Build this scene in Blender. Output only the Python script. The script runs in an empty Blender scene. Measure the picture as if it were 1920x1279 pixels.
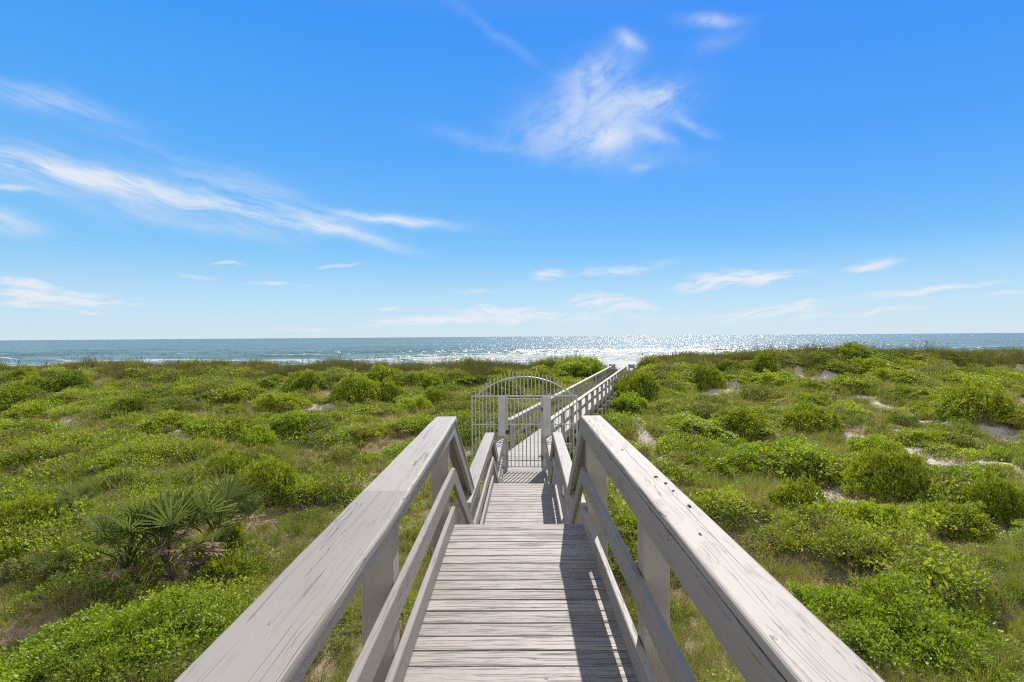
import bpy, math, random
import numpy as np
from mathutils import Vector, Matrix

random.seed(7)
RNG = np.random.default_rng(11)
C = bpy.context.scene.collection
EYE = 1.7                     # camera height above the near deck (deck = z 0)

# ------------------------------------------------------------------ noise / terrain
def _hash(ix, iy, seed):
    h = (ix * 374761393 + iy * 668265263 + seed * 1442695041) & 0xFFFFFFFF
    h = ((h ^ (h >> 13)) * 1274126177) & 0xFFFFFFFF
    h = h ^ (h >> 16)
    return (h & 0xFFFFFF) / float(0xFFFFFF)

def vnoise(x, y, seed=0):
    x = np.asarray(x, float); y = np.asarray(y, float)
    ix = np.floor(x).astype(np.int64); iy = np.floor(y).astype(np.int64)
    fx = x - ix; fy = y - iy
    fx = fx*fx*(3-2*fx); fy = fy*fy*(3-2*fy)
    a = _hash(ix, iy, seed); b = _hash(ix+1, iy, seed)
    c = _hash(ix, iy+1, seed); d = _hash(ix+1, iy+1, seed)
    return (a*(1-fx)+b*fx)*(1-fy) + (c*(1-fx)+d*fx)*fy

def fbm(x, y, seed=0, oct=4):
    s = 0; a = .5; t = 0
    for i in range(oct):
        s = s + a*vnoise(x*2**i, y*2**i, seed+i*17); t += a; a *= .5
    return s/t

def smooth(a, b, x):
    t = np.clip((np.asarray(x, float)-a)/(b-a), 0, 1)
    return t*t*(3-2*t)

def lumps(x, y):
    """rounded hummocks held together by the plants"""
    x = np.asarray(x, float); y = np.asarray(y, float)
    wx = x+.9*(fbm(x/1.9, y/1.9, 51, 2)-.5)*2; wy = y+.9*(fbm(x/1.9+30, y/1.9, 52, 2)-.5)*2
    a = smooth(.44, .78, vnoise(wx/2.5, wy/2.0, 53)); b = smooth(.50, .80, vnoise(wx/1.25+9, wy/1.1, 54))
    return np.maximum(a, .38*b)
FAR_O = (.273, 17.5); FAR_A = math.atan(.28)
def ground(x, y):
    """height of the dune ground at (x, y)"""
    x = np.asarray(x, float); y = np.asarray(y, float)
    H = np.interp(y, [-40, -10, 5, 12, 24, 34, 41, 49, 54, 64, 85, 125, 200, 400],
                     [3.2, 3.6, 4.3, 4.7, 5.05, 5.0, 4.5, 3.15, 3.2, 5.0, 7.1, 8.2, 9.5, 14])
    ridge = np.exp(-((y-50)/9.0)**2)
    H = H - ridge*(.75*smooth(8, 16, x) + .1*smooth(30, 10, np.abs(x-34)))
    H = H - ridge*.25*smooth(-20, -50, x)
    H = H - ridge*(fbm(x/7+3, y/9, 5, 3)-.5)*1.1
    amp = smooth(3, 10, y)*smooth(75, 58, y)
    H = H - amp*((fbm(x/5.5+40, y/4.5+9, 2, 3)-.5)*1.25 + (fbm(x/1.7, y/1.7, 9, 2)-.5)*.25 + .42*lumps(x, y)-.14)
    # keep the ground below the walkway that leads to the beach
    ca, sa = math.cos(FAR_A), math.sin(FAR_A)
    t = (x-FAR_O[0])*ca - (y-FAR_O[1])*sa
    s = (x-FAR_O[0])*sa + (y-FAR_O[1])*ca
    w = smooth(2.6, 1.0, np.abs(t))*smooth(-3, 0, s)*smooth(60, 45, s)
    H = H*(1-w) + np.maximum(H, 4.35+.5*smooth(30, 10, s))*w
    return EYE - H

PALMS = []
PALMS = [
 (-6.51, 10.40, 1.65, 58, 26, 'biggest palmetto, a spreading tangle of green and dead fan fronds beside the left handrail', 900),
 (-10.52, 12.85, 0.59, 14, 2, 'grey green palmetto left of and behind the biggest one', 901),
 (-8.97, 10.66, 0.53, 12, 4, 'yellowing palmetto near the left edge below the grey green one', 902),
 (-9.28, 20.05, 0.76, 8, 2, 'palmetto with pale fronds poking out of a shrub near the left handrail', 903),
 (-25.27, 33.75, 0.43, 3, 0, 'tiny lone palmetto frond standing by a sand strip high on the left slope', 904),
 (-19.08, 25.85, 0.55, 6, 0, 'small palmetto with drooping grey fronds at the foot of a dark shrub', 905),
 (-9.98, 10.75, 0.36, 7, 3, 'yellow palmetto cut off by the left edge', 906),
]
leafy = lambda x, y: np.clip(.68*fbm(x/3.1+5, y/2.6+70, 41, 4)+.28*lumps(x, y)+.07, 0, 1)
# bare sand patches: x, y, rx, ry (metres)
SAND = []
SAND = [(-11.82,36.50,2.08,3.10),(-14.34,36.94,1.53,1.65),(-18.56,23.90,0.65,1.40),(-27.30,33.44,0.87,1.40),(-16.54,31.61,0.86,1.40),(-35.65,40.83,0.68,2.54),(22.98,45.81,1.22,1.40),(25.15,44.50,1.28,1.40),(14.93,41.11,0.85,1.40),(16.73,42.83,0.53,2.38),(23.69,35.14,0.58,2.67),(27.83,34.73,0.79,1.95),(23.94,29.26,1.81,2.85),(16.20,20.79,1.08,3.90),(13.68,17.02,0.69,1.22),(10.22,17.49,0.39,1.11),(9.30,15.58,0.54,2.50),(9.16,13.12,0.35,0.25),(11.42,12.82,0.25,0.32),(17.13,27.51,1.71,1.40),(13.64,28.71,0.48,1.40),(6.05,26.97,0.39,3.90),(-10.17,38.51,0.64,1.40),(5.94,48.26,0.70,1.40),(-45.53,50.85,0.53,1.40),(8.80,13.34,0.81,0.77),(-17.18,31.62,0.66,1.40),(-16.27,26.91,0.34,1.40),(12.50,22.08,0.28,2.27),(20.38,27.90,0.69,1.40),(6.46,19.22,0.31,1.01),(-38.10,51.38,0.64,1.40),(-16.48,26.59,0.28,1.40),(8.63,16.76,0.25,2.44),]
def sandmask(x, y):
    x = np.asarray(x, float); y = np.asarray(y, float)
    wob = (fbm(x/1.3, y/1.3, 31, 3)-.5)
    m = smooth(.55, .635, .62*fbm(x/3.2+11, y/2.4+5, 21, 4)+.38*fbm(x/1.1+3, y/.9+8, 23, 2)+.16*wob)*.9*smooth(12, 17, y)*smooth(.5, .15, lumps(x, y))
    for (cx, cy, rx, ry) in SAND:
        d = ((x-cx)/rx)**2 + ((y-cy)/ry)**2
        m = np.maximum(m, smooth(1.3, .6, d+wob*3.2))
    m = np.maximum(m, smooth(58, 64, y+wob*6))
    return m

SHRUBS = []
GR = 'shrubs on the dune slope right of the boardwalk'
GL = 'shrubs on the dune slope left of the boardwalk'
SHRUBS = [
 (8.66, 39.29, 3.47, 1.92, 'n', 'large round shrub pressed against the right side of the beach walkway', GR),
 (7.25, 35.72, 2.35, 1.15, 'b', 'small bright green shrub in front of the large round one beside the walkway posts', GR),
 (14.97, 43.05, 2.26, 1.56, 'd', 'dark rounded shrub with shaded bare sand at its near foot, right of the walkway', GR),
 (20.46, 45.33, 2.03, 1.56, 'd', 'tall dark shrub directly left of the pale sand scar below the right ridge', GR),
 (18.28, 46.77, 2.36, 1.07, 'n', 'low shrub beside the sand track, just left of the tall dark shrub', GR),
 (19.49, 42.70, 4.08, 1.20, 'b', 'long green shrub with a smooth curved top below the pale sand scar', GR),
 (21.85, 40.74, 2.75, 0.77, 'n', 'flat shrub right of the long curved one and below the pale sand scar', GR),
 (29.20, 45.89, 3.27, 1.17, 'd', 'shrub with exposed grey twigs just below and left of the weathered boards', GR),
 (29.07, 42.22, 3.40, 0.99, 'd', 'long shrub with yellow green crest and dark hollow right of the weathered boards', GR),
 (29.33, 48.09, 3.06, 1.09, 'n', 'deep green shrub high on the right ridge, left of the weathered boards', GR),
 (26.10, 47.83, 2.14, 0.91, 'n', 'smaller green shrub on the right ridge, left of the deep green one', GR),
 (12.08, 49.02, 1.91, 0.75, 'n', 'grassy looking shrub on the ridge just right of the walkway end', GR),
 (19.68, 36.64, 2.34, 0.87, 'd', 'low shrub with a black hollow, upslope of the steep-sided shrub', GR),
 (15.76, 29.40, 2.32, 1.39, 'n', 'steep-sided shrub with deep dark flank and brown grass at its foot', GR),
 (25.75, 30.80, 3.44, 1.72, 'd', 'broad dome-shaped shrub with black shaded flank near the right edge', GR),
 (28.19, 36.66, 2.82, 0.86, 'n', 'low green shrub left of the broad dome and above the bare sand', GR),
 (27.74, 38.92, 2.99, 0.73, 'n', 'strip-shaped low shrub below the one with the yellow green crest', GR),
 (21.39, 30.68, 1.72, 0.64, 'd', 'low dark twiggy shrub on the near lip of the right-hand sand patch', GR),
 (24.07, 29.64, 0.81, 0.40, 'b', 'tiny vivid green shrub alone on the sand in front of the broad dome', GR),
 (22.77, 29.65, 0.64, 0.28, 'b', 'tiniest vivid green shrub on the sand, left of the other tiny one', GR),
 (11.51, 28.78, 2.38, 1.08, 'n', 'domed shrub with dark right flank above the middle of the right handrail', GR),
 (15.22, 32.32, 2.61, 0.73, 'b', 'yellow green spreading shrub just right of the domed shrub', GR),
 (8.81, 28.50, 3.25, 0.74, 'b', 'wide low bright shrub near the far end of the right handrail', GR),
 (9.05, 33.12, 1.17, 0.54, 'n', 'little mound shrub between the walkway posts and the wide low bright shrub', GR),
 (9.91, 20.49, 3.62, 1.08, 'b', 'widest spreading green shrub in the middle of the right slope', GR),
 (7.78, 19.60, 2.24, 0.77, 'n', 'leafy shrub joined to the left end of the widest spreading shrub', GR),
 (7.63, 15.09, 1.39, 0.99, 'n', 'round-headed shrub with a shaded near side closest to the middle of the right handrail', GR),
 (11.57, 17.23, 1.90, 1.32, 'd', 'tall irregular shrub with bare grey twigs low down above the sand', GR),
 (8.01, 12.47, 1.19, 0.54, 'b', 'compact bright shrub standing alone in the sand beneath the tall irregular one', GR),
 (15.41, 23.50, 2.14, 0.84, 'b', 'bright shrub on the upper side of the large sand patch, mid right slope', GR),
 (18.33, 23.92, 2.50, 0.62, 'n', 'low rolling shrub directly below the sand in front of the broad dome', GR),
 (13.78, 16.92, 1.77, 0.57, 'b', 'bright shrub right of the tall irregular shrub, near the right edge', GR),
 (13.22, 15.24, 1.59, 1.02, 'd', 'dark shrub cut off by the right edge of the picture', GR),
 (10.66, 13.69, 1.50, 0.61, 'n', 'mid green shrub left of the dark one at the right edge', GR),
 (5.39, 9.16, 2.17, 0.86, 'f', 'fine-leaved bright vine mound beside the near part of the right handrail', GR),
 (6.13, 8.32, 2.44, 0.94, 'f', 'fine-leaved bright vine mound filling the lower right corner', GR),
 (-34.75, 42.47, 2.49, 1.14, 'd', 'dark shrub beside a shaded sand hollow on the far left slope', GL),
 (-36.69, 42.08, 2.39, 0.97, 'n', 'green shrub left of the dark one by the sand hollow', GL),
 (-40.99, 45.49, 1.79, 0.79, 'd', 'small dark shrub high on the far left slope under the ridge', GL),
 (-35.19, 38.50, 2.48, 1.25, 'n', 'green shrub cut off by the left edge, upper of two', GL),
 (-31.99, 35.68, 2.91, 1.15, 'n', 'green shrub cut off by the left edge, lower and wider of two', GL),
 (-16.38, 42.64, 2.57, 1.30, 'd', 'dark shrub with a hollow of bare sand at its near foot, left slope', GL),
 (-19.94, 44.80, 3.04, 0.85, 'n', 'low green shrub just left of the dark one with the sand hollow', GL),
 (-10.57, 44.03, 3.07, 1.34, 'n', 'broad dome shrub high on the slope left of the gate', GL),
 (-8.25, 43.56, 1.87, 1.09, 'n', 'round shrub between the broad dome shrub and the small ball shrub', GL),
 (-6.73, 43.66, 1.79, 0.96, 'b', 'small ball-shaped shrub uphill left of the gate arch', GL),
 (-11.18, 38.70, 3.07, 1.54, 'd', 'big dark shrub above the pale sandy patch on the left slope', GL),
 (-9.23, 39.38, 2.37, 1.28, 'n', 'shrub joined to the right side of the big dark one above the sand', GL),
 (-6.51, 35.50, 2.41, 1.01, 'b', 'bright cushion shrub between the gate and the pale sandy patch', GL),
 (-5.59, 39.01, 2.05, 0.97, 'd', 'brownish dark shrub behind the bright cushion shrub, left of the gate', GL),
 (-11.55, 28.79, 2.28, 0.87, 'b', 'bright green dome just below the pale sandy patch', GL),
 (-15.37, 36.00, 2.79, 0.89, 'd', 'dark low shrub left of the pale sandy patch', GL),
 (-7.06, 27.68, 1.88, 0.53, 'n', 'flat shrub in the grass below the pale sandy patch', GL),
 (-20.19, 39.67, 3.45, 1.05, 'n', 'wide bushy shrub halfway up the left slope above a thin sand strip', GL),
 (-18.60, 35.34, 1.93, 0.78, 'n', 'smaller shrub in front of the wide bushy one halfway up the left slope', GL),
 (-24.88, 35.29, 1.86, 0.81, 'd', 'brown-footed shrub uphill of the small lone palmetto', GL),
 (-20.70, 28.84, 1.74, 1.05, 'd', 'dark shrub with a small palmetto sprouting at its foot, left slope', GL),
 (-17.85, 27.63, 2.35, 0.94, 'n', 'rounded green shrub touching the right side of the dark one with palmetto', GL),
 (-14.42, 27.93, 2.11, 0.80, 'n', 'shrub with dark left side below the thin sand strip, left slope', GL),
 (-16.02, 27.40, 1.24, 0.37, 'b', 'vivid light green low patch of shrub between two rounded shrubs', GL),
 (-11.90, 25.11, 1.90, 1.00, 'b', 'bright globe shrub with a dark notch, mid left slope', GL),
 (-9.81, 18.66, 1.69, 1.02, 'd', 'large dark glossy shrub above the big palmetto', GL),
 (-7.18, 15.73, 1.48, 0.98, 'n', 'shrub crowned by a palmetto near the left handrail', GL),
 (-11.31, 17.59, 1.06, 0.45, 'n', 'small shrub left of the large dark glossy one', GL),
 (-29.73, 49.68, 2.05, 1.05, 'd', 'taller dark shrub standing up on the left ridge', GL),
 (-40.68, 48.61, 1.25, 0.56, 'd', 'small dark tuft-like shrub on the far left ridge', GL),
 (1.67, 41.88, 3.39, 1.66, 'n', 'large shrub seen through the arch of the gate', GL),
 (-0.87, 40.19, 2.88, 1.22, 'd', 'dark shrub behind the left half of the gate arch', GL),
 (5.41, 47.52, 3.57, 1.21, 'b', 'bright shrub left of the beach walkway near its far end', GL),
 (-4.52, 53.72, 1.27, 0.73, 'd', 'small dark shrub poking up on the ridge behind the gate arch', GL),
 (-5.69, 7.67, 2.27, 0.81, 'f', 'fine-leaved bright shrub filling the lower left corner', GL),
 (-4.71, 8.11, 1.80, 0.66, 'f', 'fine-leaved bright shrub between the lower left corner and the handrail', GL),
 (-11.19, 12.45, 1.16, 0.61, 'd', 'dark shrub at the left edge beneath the small left palmettos', GL),
 (-6.58, 12.35, 0.84, 0.78, 'n', 'round-leaved green shrub growing up through the big palmetto', GL),
 (-5.76, 10.82, 1.34, 0.57, 'n', 'leafy shrub under the right side of the big palmetto', GL),
]

# ------------------------------------------------------------------ tagging helpers
def tag(o, label=None, cat=None, group=None, kind=None):
    if label: o['label'] = label
    if cat: o['category'] = cat
    if group: o['group'] = group
    if kind: o['kind'] = kind
    return o

def empty(name, loc=(0, 0, 0), rz=0):
    o = bpy.data.objects.new(name, None); C.objects.link(o)
    o.location = loc; o.rotation_euler = (0, 0, rz); o.empty_display_size = .2
    return o

# ------------------------------------------------------------------ node helpers
class NT:
    def __init__(s, tree): s.t = tree
    def n(s, typ, **kw):
        nd = s.t.nodes.new(typ)
        for k, v in kw.items(): setattr(nd, k, v)
        return nd
    def put(s, sock, v):
        if isinstance(v, bpy.types.NodeSocket): s.t.links.new(v, sock)
        elif v is not None: sock.default_value = v
    def math(s, op, a, b=None, c=None, clamp=False):
        nd = s.n('ShaderNodeMath', operation=op); nd.use_clamp = clamp
        s.put(nd.inputs[0], a); s.put(nd.inputs[1], b); s.put(nd.inputs[2], c)
        return nd.outputs[0]
    def vmath(s, op, a, b=None):
        nd = s.n('ShaderNodeVectorMath', operation=op)
        s.put(nd.inputs[0], a); s.put(nd.inputs[1], b)
        return nd.outputs[0]
    def mix(s, f, a, b, mode='MIX'):
        nd = s.n('ShaderNodeMix', data_type='RGBA', blend_type=mode)
        s.put(nd.inputs[0], f); s.put(nd.inputs[6], a); s.put(nd.inputs[7], b)
        return nd.outputs[2]
    def noise(s, vec, scale=1, detail=2, rough=.5, dist=0):
        nd = s.n('ShaderNodeTexNoise'); s.put(nd.inputs['Vector'], vec)
        s.put(nd.inputs['Scale'], scale); s.put(nd.inputs['Detail'], detail)
        s.put(nd.inputs['Roughness'], rough); s.put(nd.inputs['Distortion'], dist)
        return nd.outputs[0]
    def ss(s, x, a, b, lo=0., hi=1.):
        nd = s.n('ShaderNodeMapRange', interpolation_type='SMOOTHSTEP')
        s.put(nd.inputs[0], x); s.put(nd.inputs[1], a); s.put(nd.inputs[2], b)
        s.put(nd.inputs[3], lo); s.put(nd.inputs[4], hi)
        return nd.outputs[0]
    def attr(s, name, out='Vector'):
        nd = s.n('ShaderNodeAttribute'); nd.attribute_name = name
        return nd.outputs[out]
    def bump(s, h, strength=.5, dist=.01):
        nd = s.n('ShaderNodeBump'); s.put(nd.inputs['Height'], h)
        nd.inputs['Strength'].default_value = strength; nd.inputs['Distance'].default_value = dist
        return nd.outputs[0]

def new_mat(name):
    m = bpy.data.materials.new(name); m.use_nodes = True
    t = m.node_tree; t.nodes.clear()
    N = NT(t); out = N.n('ShaderNodeOutputMaterial')
    return m, N, out

def col(c): return (c[0], c[1], c[2], 1)

# ------------------------------------------------------------------ materials
def wood_mat(name, paint, bare, wear, crack, deck=False, dirt=.25):
    """weathered painted timber; 'grain' = (along, across, through) in metres"""
    m, N, out = new_mat(name)
    g = N.attr('grain')
    sc = lambda v: N.vmath('MULTIPLY', g, v)
    warp = N.math('SUBTRACT', N.noise(sc((1.6, 7, 7)), 1, 2), .5)
    cw = N.n('ShaderNodeCombineXYZ'); N.put(cw.inputs[1], N.math('MULTIPLY', warp, 2.2)); N.put(cw.inputs[2], N.math('MULTIPLY', warp, 2.2))
    v1 = N.vmath('ADD', sc((.32, 34, 34)), cw.outputs[0])
    n1 = N.noise(v1, 1, 1.2, .5)
    line = N.ss(N.math('ABSOLUTE', N.math('SUBTRACT', n1, .5)), .002, .014, 1, 0)
    mask = N.ss(N.noise(sc((.9, 15, 15)), 1, 3), .60-.17*crack, .68-.17*crack)
    cracks = N.math('MULTIPLY', line, mask)
    v2 = N.vmath('ADD', sc((1.5, 95, 95)), cw.outputs[0])
    n2 = N.noise(v2, 1, 2)
    line2 = N.ss(N.math('ABSOLUTE', N.math('SUBTRACT', n2, .5)), .004, .02, 1, 0)
    mask2 = N.ss(N.noise(sc((3.5, 9, 9)), 1.7, 3), .56-.08*crack, .70-.08*crack)
    fine = N.math('MULTIPLY', line2, mask2)
    streak = N.noise(sc((5, 210, 210)), 1, 2)
    wn = N.noise(N.vmath('ADD', sc((1.7, 60, 60)), cw.outputs[0]), 1, 5, .68)
    area = N.noise(sc((1.1, 5, 5)), 1, 3, .6)
    thr = N.math('SUBTRACT', .80-.22*wear, N.math('MULTIPLY', area, .14))
    wearm = N.ss(N.math('SUBTRACT', wn, thr), 0., .05)
    wearm = N.math('MULTIPLY', wearm, N.ss(streak, .25, .5, .35, 1.))
    big = N.noise(sc((.8, 3.1, 3.1)), 1, 3)
    # every board has its own tint (the random grain offset)
    info = N.n('ShaderNodeSeparateXYZ'); N.put(info.inputs[0], N.attr('board'))
    tone = N.math('ADD', N.math('MULTIPLY', N.math('SUBTRACT', info.outputs[0], .5), .26), 1)
    base = N.mix(N.ss(big, .3, .75), col(paint), col([paint[0]*.90, paint[1]*.90, paint[2]*.885]))
    base = N.mix(N.math('MULTIPLY', N.ss(streak, .35, .75), .10), base, col(bare))
    tn = N.n('ShaderNodeCombineXYZ')
    for i in range(3): N.put(tn.inputs[i], tone)
    base = N.mix(1., base, tn.outputs[0], 'MULTIPLY')
    base = N.mix(N.math('MULTIPLY', wearm, .64), base, N.mix(N.ss(streak, .4, .6), col(bare), col([b*.55 for b in bare])))
    dirtn = N.ss(N.noise(N.n('ShaderNodeNewGeometry').outputs['Position'], 2.3, 5, .65), .52, .78)
    base = N.mix(N.math('MULTIPLY', dirtn, dirt), base, col((.20, .18, .14)))
    dark = N.math('MAXIMUM', cracks, N.math('MULTIPLY', fine, .5))
    base = N.mix(N.math('MULTIPLY', dark, .75), base, col((.055, .045, .04)))
    # knots and nail heads
    vor = N.n('ShaderNodeTexVoronoi'); N.put(vor.inputs['Vector'], sc((1.5, 4.2, 4.2))); vor.inputs['Scale'].default_value = 1.
    kn = N.ss(vor.outputs['Distance'], .022, .05, 1, 0)
    base = N.mix(N.math('MULTIPLY', kn, .75), base, col((.10, .075, .06)))
    p = N.n('ShaderNodeBsdfPrincipled')
    N.put(p.inputs['Base Color'], base)
    N.put(p.inputs['Roughness'], N.math('ADD', .55, N.math('MULTIPLY', wearm, .3)))
    p.inputs['Specular IOR Level'].default_value = .3
    h = N.math('SUBTRACT', N.math('MULTIPLY', streak, .12), N.math('ADD', cracks, N.math('ADD', N.math('MULTIPLY', fine, .5), N.math('MULTIPLY', wearm, .35))))
    N.put(p.inputs['Normal'], N.bump(h, .55, .004))
    N.t.links.new(p.outputs[0], out.inputs[0])
    return m

PAINT = (.245, .224, .207)
M = {}
M['rail'] = wood_mat('painted_rail', PAINT, (.22, .19, .165), -.6, 1.0)
M['deck'] = wood_mat('painted_deck', (.268, .244, .226), (.105, .092, .082), .93, .9, deck=True, dirt=.10)
M['post'] = wood_mat('painted_post', (.268, .250, .220), (.155, .135, .115), -.4, .2)
M['grey'] = wood_mat('weathered_timber', (.27, .258, .230), (.135, .122, .105), .5, .8)
M['oldgrey'] = wood_mat('bare_grey_timber', (.20, .19, .19), (.13, .12, .12), .6, .8)

def simple_mat(name, c, rough=.5, metal=0., spec=.4, noise=.12, scale=8):
    m, N, out = new_mat(name)
    p = N.n('ShaderNodeBsdfPrincipled')
    n = N.noise(N.n('ShaderNodeTexCoord').outputs['Object'], scale, 5, .6)
    N.put(p.inputs['Base Color'], N.mix(N.ss(n, .35, .7), col(c), col([x*(1-noise*2) for x in c])))
    p.inputs['Roughness'].default_value = rough; p.inputs['Metallic'].default_value = metal
    p.inputs['Specular IOR Level'].default_value = spec
    N.t.links.new(p.outputs[0], out.inputs[0]); return m
M['iron'] = simple_mat('white_painted_iron', (.36, .36, .355), .45, 0, .5)
M['postbox'] = simple_mat('gate_post_paint', (.345, .35, .35), .5, 0, .4, .06, 3)
M['black'] = simple_mat('black_latch', (.02, .02, .02), .4, 0, .5)

def leaf_mat(name, ramp, trans=.42, rough=.5, tcol=1.55, spec=.28, patch=.56):
    """ramp: [(pos, colour)]; tint = per-leaf value, object random varies plants"""
    m, N, out = new_mat(name)
    tint = N.attr('tint', 'Fac')
    rnd = N.n('ShaderNodeObjectInfo').outputs['Random']
    pos = N.n('ShaderNodeNewGeometry').outputs['Position']
    pn = N.noise(pos, .22, 4, .62)
    f = N.math('ADD', N.math('MULTIPLY', tint, .50), N.math('MULTIPLY', rnd, .22))
    f = N.math('ADD', f, N.math('MULTIPLY', N.math('SUBTRACT', pn, .37), patch*2))
    cr = N.n('ShaderNodeValToRGB'); N.put(cr.inputs[0], f)
    el = cr.color_ramp.elements
    while len(el) < len(ramp): el.new(.5)
    for e, (p_, c_) in zip(el, ramp): e.position = p_; e.color = col(c_)
    c = cr.outputs[0]
    p = N.n('ShaderNodeBsdfPrincipled'); N.put(p.inputs['Base Color'], c)
    p.inputs['Roughness'].default_value = rough; p.inputs['Specular IOR Level'].default_value = spec
    tr = N.n('ShaderNodeBsdfTranslucent')
    N.put(tr.inputs[0], N.mix(1., c, (tcol, tcol*.96, tcol*.5, 1), 'MULTIPLY'))
    mx = N.n('ShaderNodeMixShader'); mx.inputs[0].default_value = trans
    N.t.links.new(p.outputs[0], mx.inputs[1]); N.t.links.new(tr.outputs[0], mx.inputs[2])
    N.t.links.new(mx.outputs[0], out.inputs[0]); return m

M['leaf'] = leaf_mat('ground_leaf', [(0, (.060, .092, .014)), (.35, (.165, .220, .018)), (.65, (.245, .315, .022)), (.9, (.33, .365, .035)), (1, (.36, .27, .09))], .40, tcol=1.5)
M['olive'] = leaf_mat('olive_leaf', [(0, (.065, .085, .026)), (.4, (.145, .165, .045)), (.75, (.22, .225, .075)), (1, (.31, .25, .12))], .38, .6, 1.3, .12)
M['shrub'] = leaf_mat('shrub_leaf', [(0, (.060, .095, .014)), (.35, (.175, .230, .018)), (.7, (.285, .335, .022)), (1, (.36, .36, .035))], .27, tcol=1.4)
M['bright'] = leaf_mat('bright_leaf', [(0, (.085, .140, .014)), (.4, (.19, .270, .016)), (.8, (.28, .345, .022)), (1, (.38, .35, .05))], .34, tcol=1.5)
M['grass'] = leaf_mat('grass_blade', [(0, (.090, .125, .020)), (.35, (.18, .225, .036)), (.6, (.27, .275, .068)), (.8, (.36, .30, .14)), (1, (.44, .35, .20))], .40, tcol=1.35)
M['dry'] = leaf_mat('dry_stalk', [(0, (.10, .075, .05)), (.4, (.22, .165, .11)), (.7, (.34, .26, .175)), (1, (.46, .39, .29))], .2, .7, 1.1, .1)
M['ridge'] = leaf_mat('crest_grass', [(0, (.060, .072, .022)), (.5, (.135, .145, .048)), (.8, (.19, .18, .075)), (1, (.25, .21, .10))], .3, .6, 1.2, .1)
M['oat'] = leaf_mat('oat_stalk', [(0, (.07, .07, .04)), (.5, (.13, .12, .07)), (1, (.20, .165, .10))], .25, .7, 1.1, .1)
M['palm'] = leaf_mat('palm_blade', [(0, (.045, .068, .022)), (.45, (.105, .140, .045)), (.8, (.21, .23, .09)), (1, (.40, .36, .19))], .38, .65, 1.4, .06, .15)
M['deadpalm'] = leaf_mat('dead_palm_blade', [(0, (.12, .085, .055)), (.5, (.28, .21, .14)), (1, (.46, .39, .30))], .15, .65, 1.1, .15, .15)
M['bark'] = simple_mat('twig_bark', (.14, .115, .095), .85, 0, .1, .25, 20)

def sand_mat():
    m, N, out = new_mat('dune_sand')
    pos = N.n('ShaderNodeNewGeometry').outputs['Position']
    a = N.attr('sand', 'Fac')
    n = N.noise(pos, 1.1, 6, .62); n2 = N.noise(pos, 14, 5, .7); n3 = N.noise(pos, 55, 3, .6)
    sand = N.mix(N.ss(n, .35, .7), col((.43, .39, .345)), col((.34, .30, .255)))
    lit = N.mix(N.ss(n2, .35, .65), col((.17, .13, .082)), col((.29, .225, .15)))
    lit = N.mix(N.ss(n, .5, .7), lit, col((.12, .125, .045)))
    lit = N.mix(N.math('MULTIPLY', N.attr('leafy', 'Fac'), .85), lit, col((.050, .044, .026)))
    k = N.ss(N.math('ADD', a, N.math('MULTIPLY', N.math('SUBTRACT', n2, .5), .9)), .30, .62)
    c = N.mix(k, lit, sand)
    c = N.mix(N.math('MULTIPLY', N.ss(n3, .58, .72), .45), c, col((.09, .065, .045)))
    p = N.n('ShaderNodeBsdfPrincipled'); N.put(p.inputs['Base Color'], c)
    p.inputs['Roughness'].default_value = .9; p.inputs['Specular IOR Level'].default_value = .1
    N.put(p.inputs['Normal'], N.bump(N.math('ADD', n2, N.math('MULTIPLY', n3, .5)), .6, .025))
    N.t.links.new(p.outputs[0], out.inputs[0]); return m
M['sand'] = sand_mat()

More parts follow.
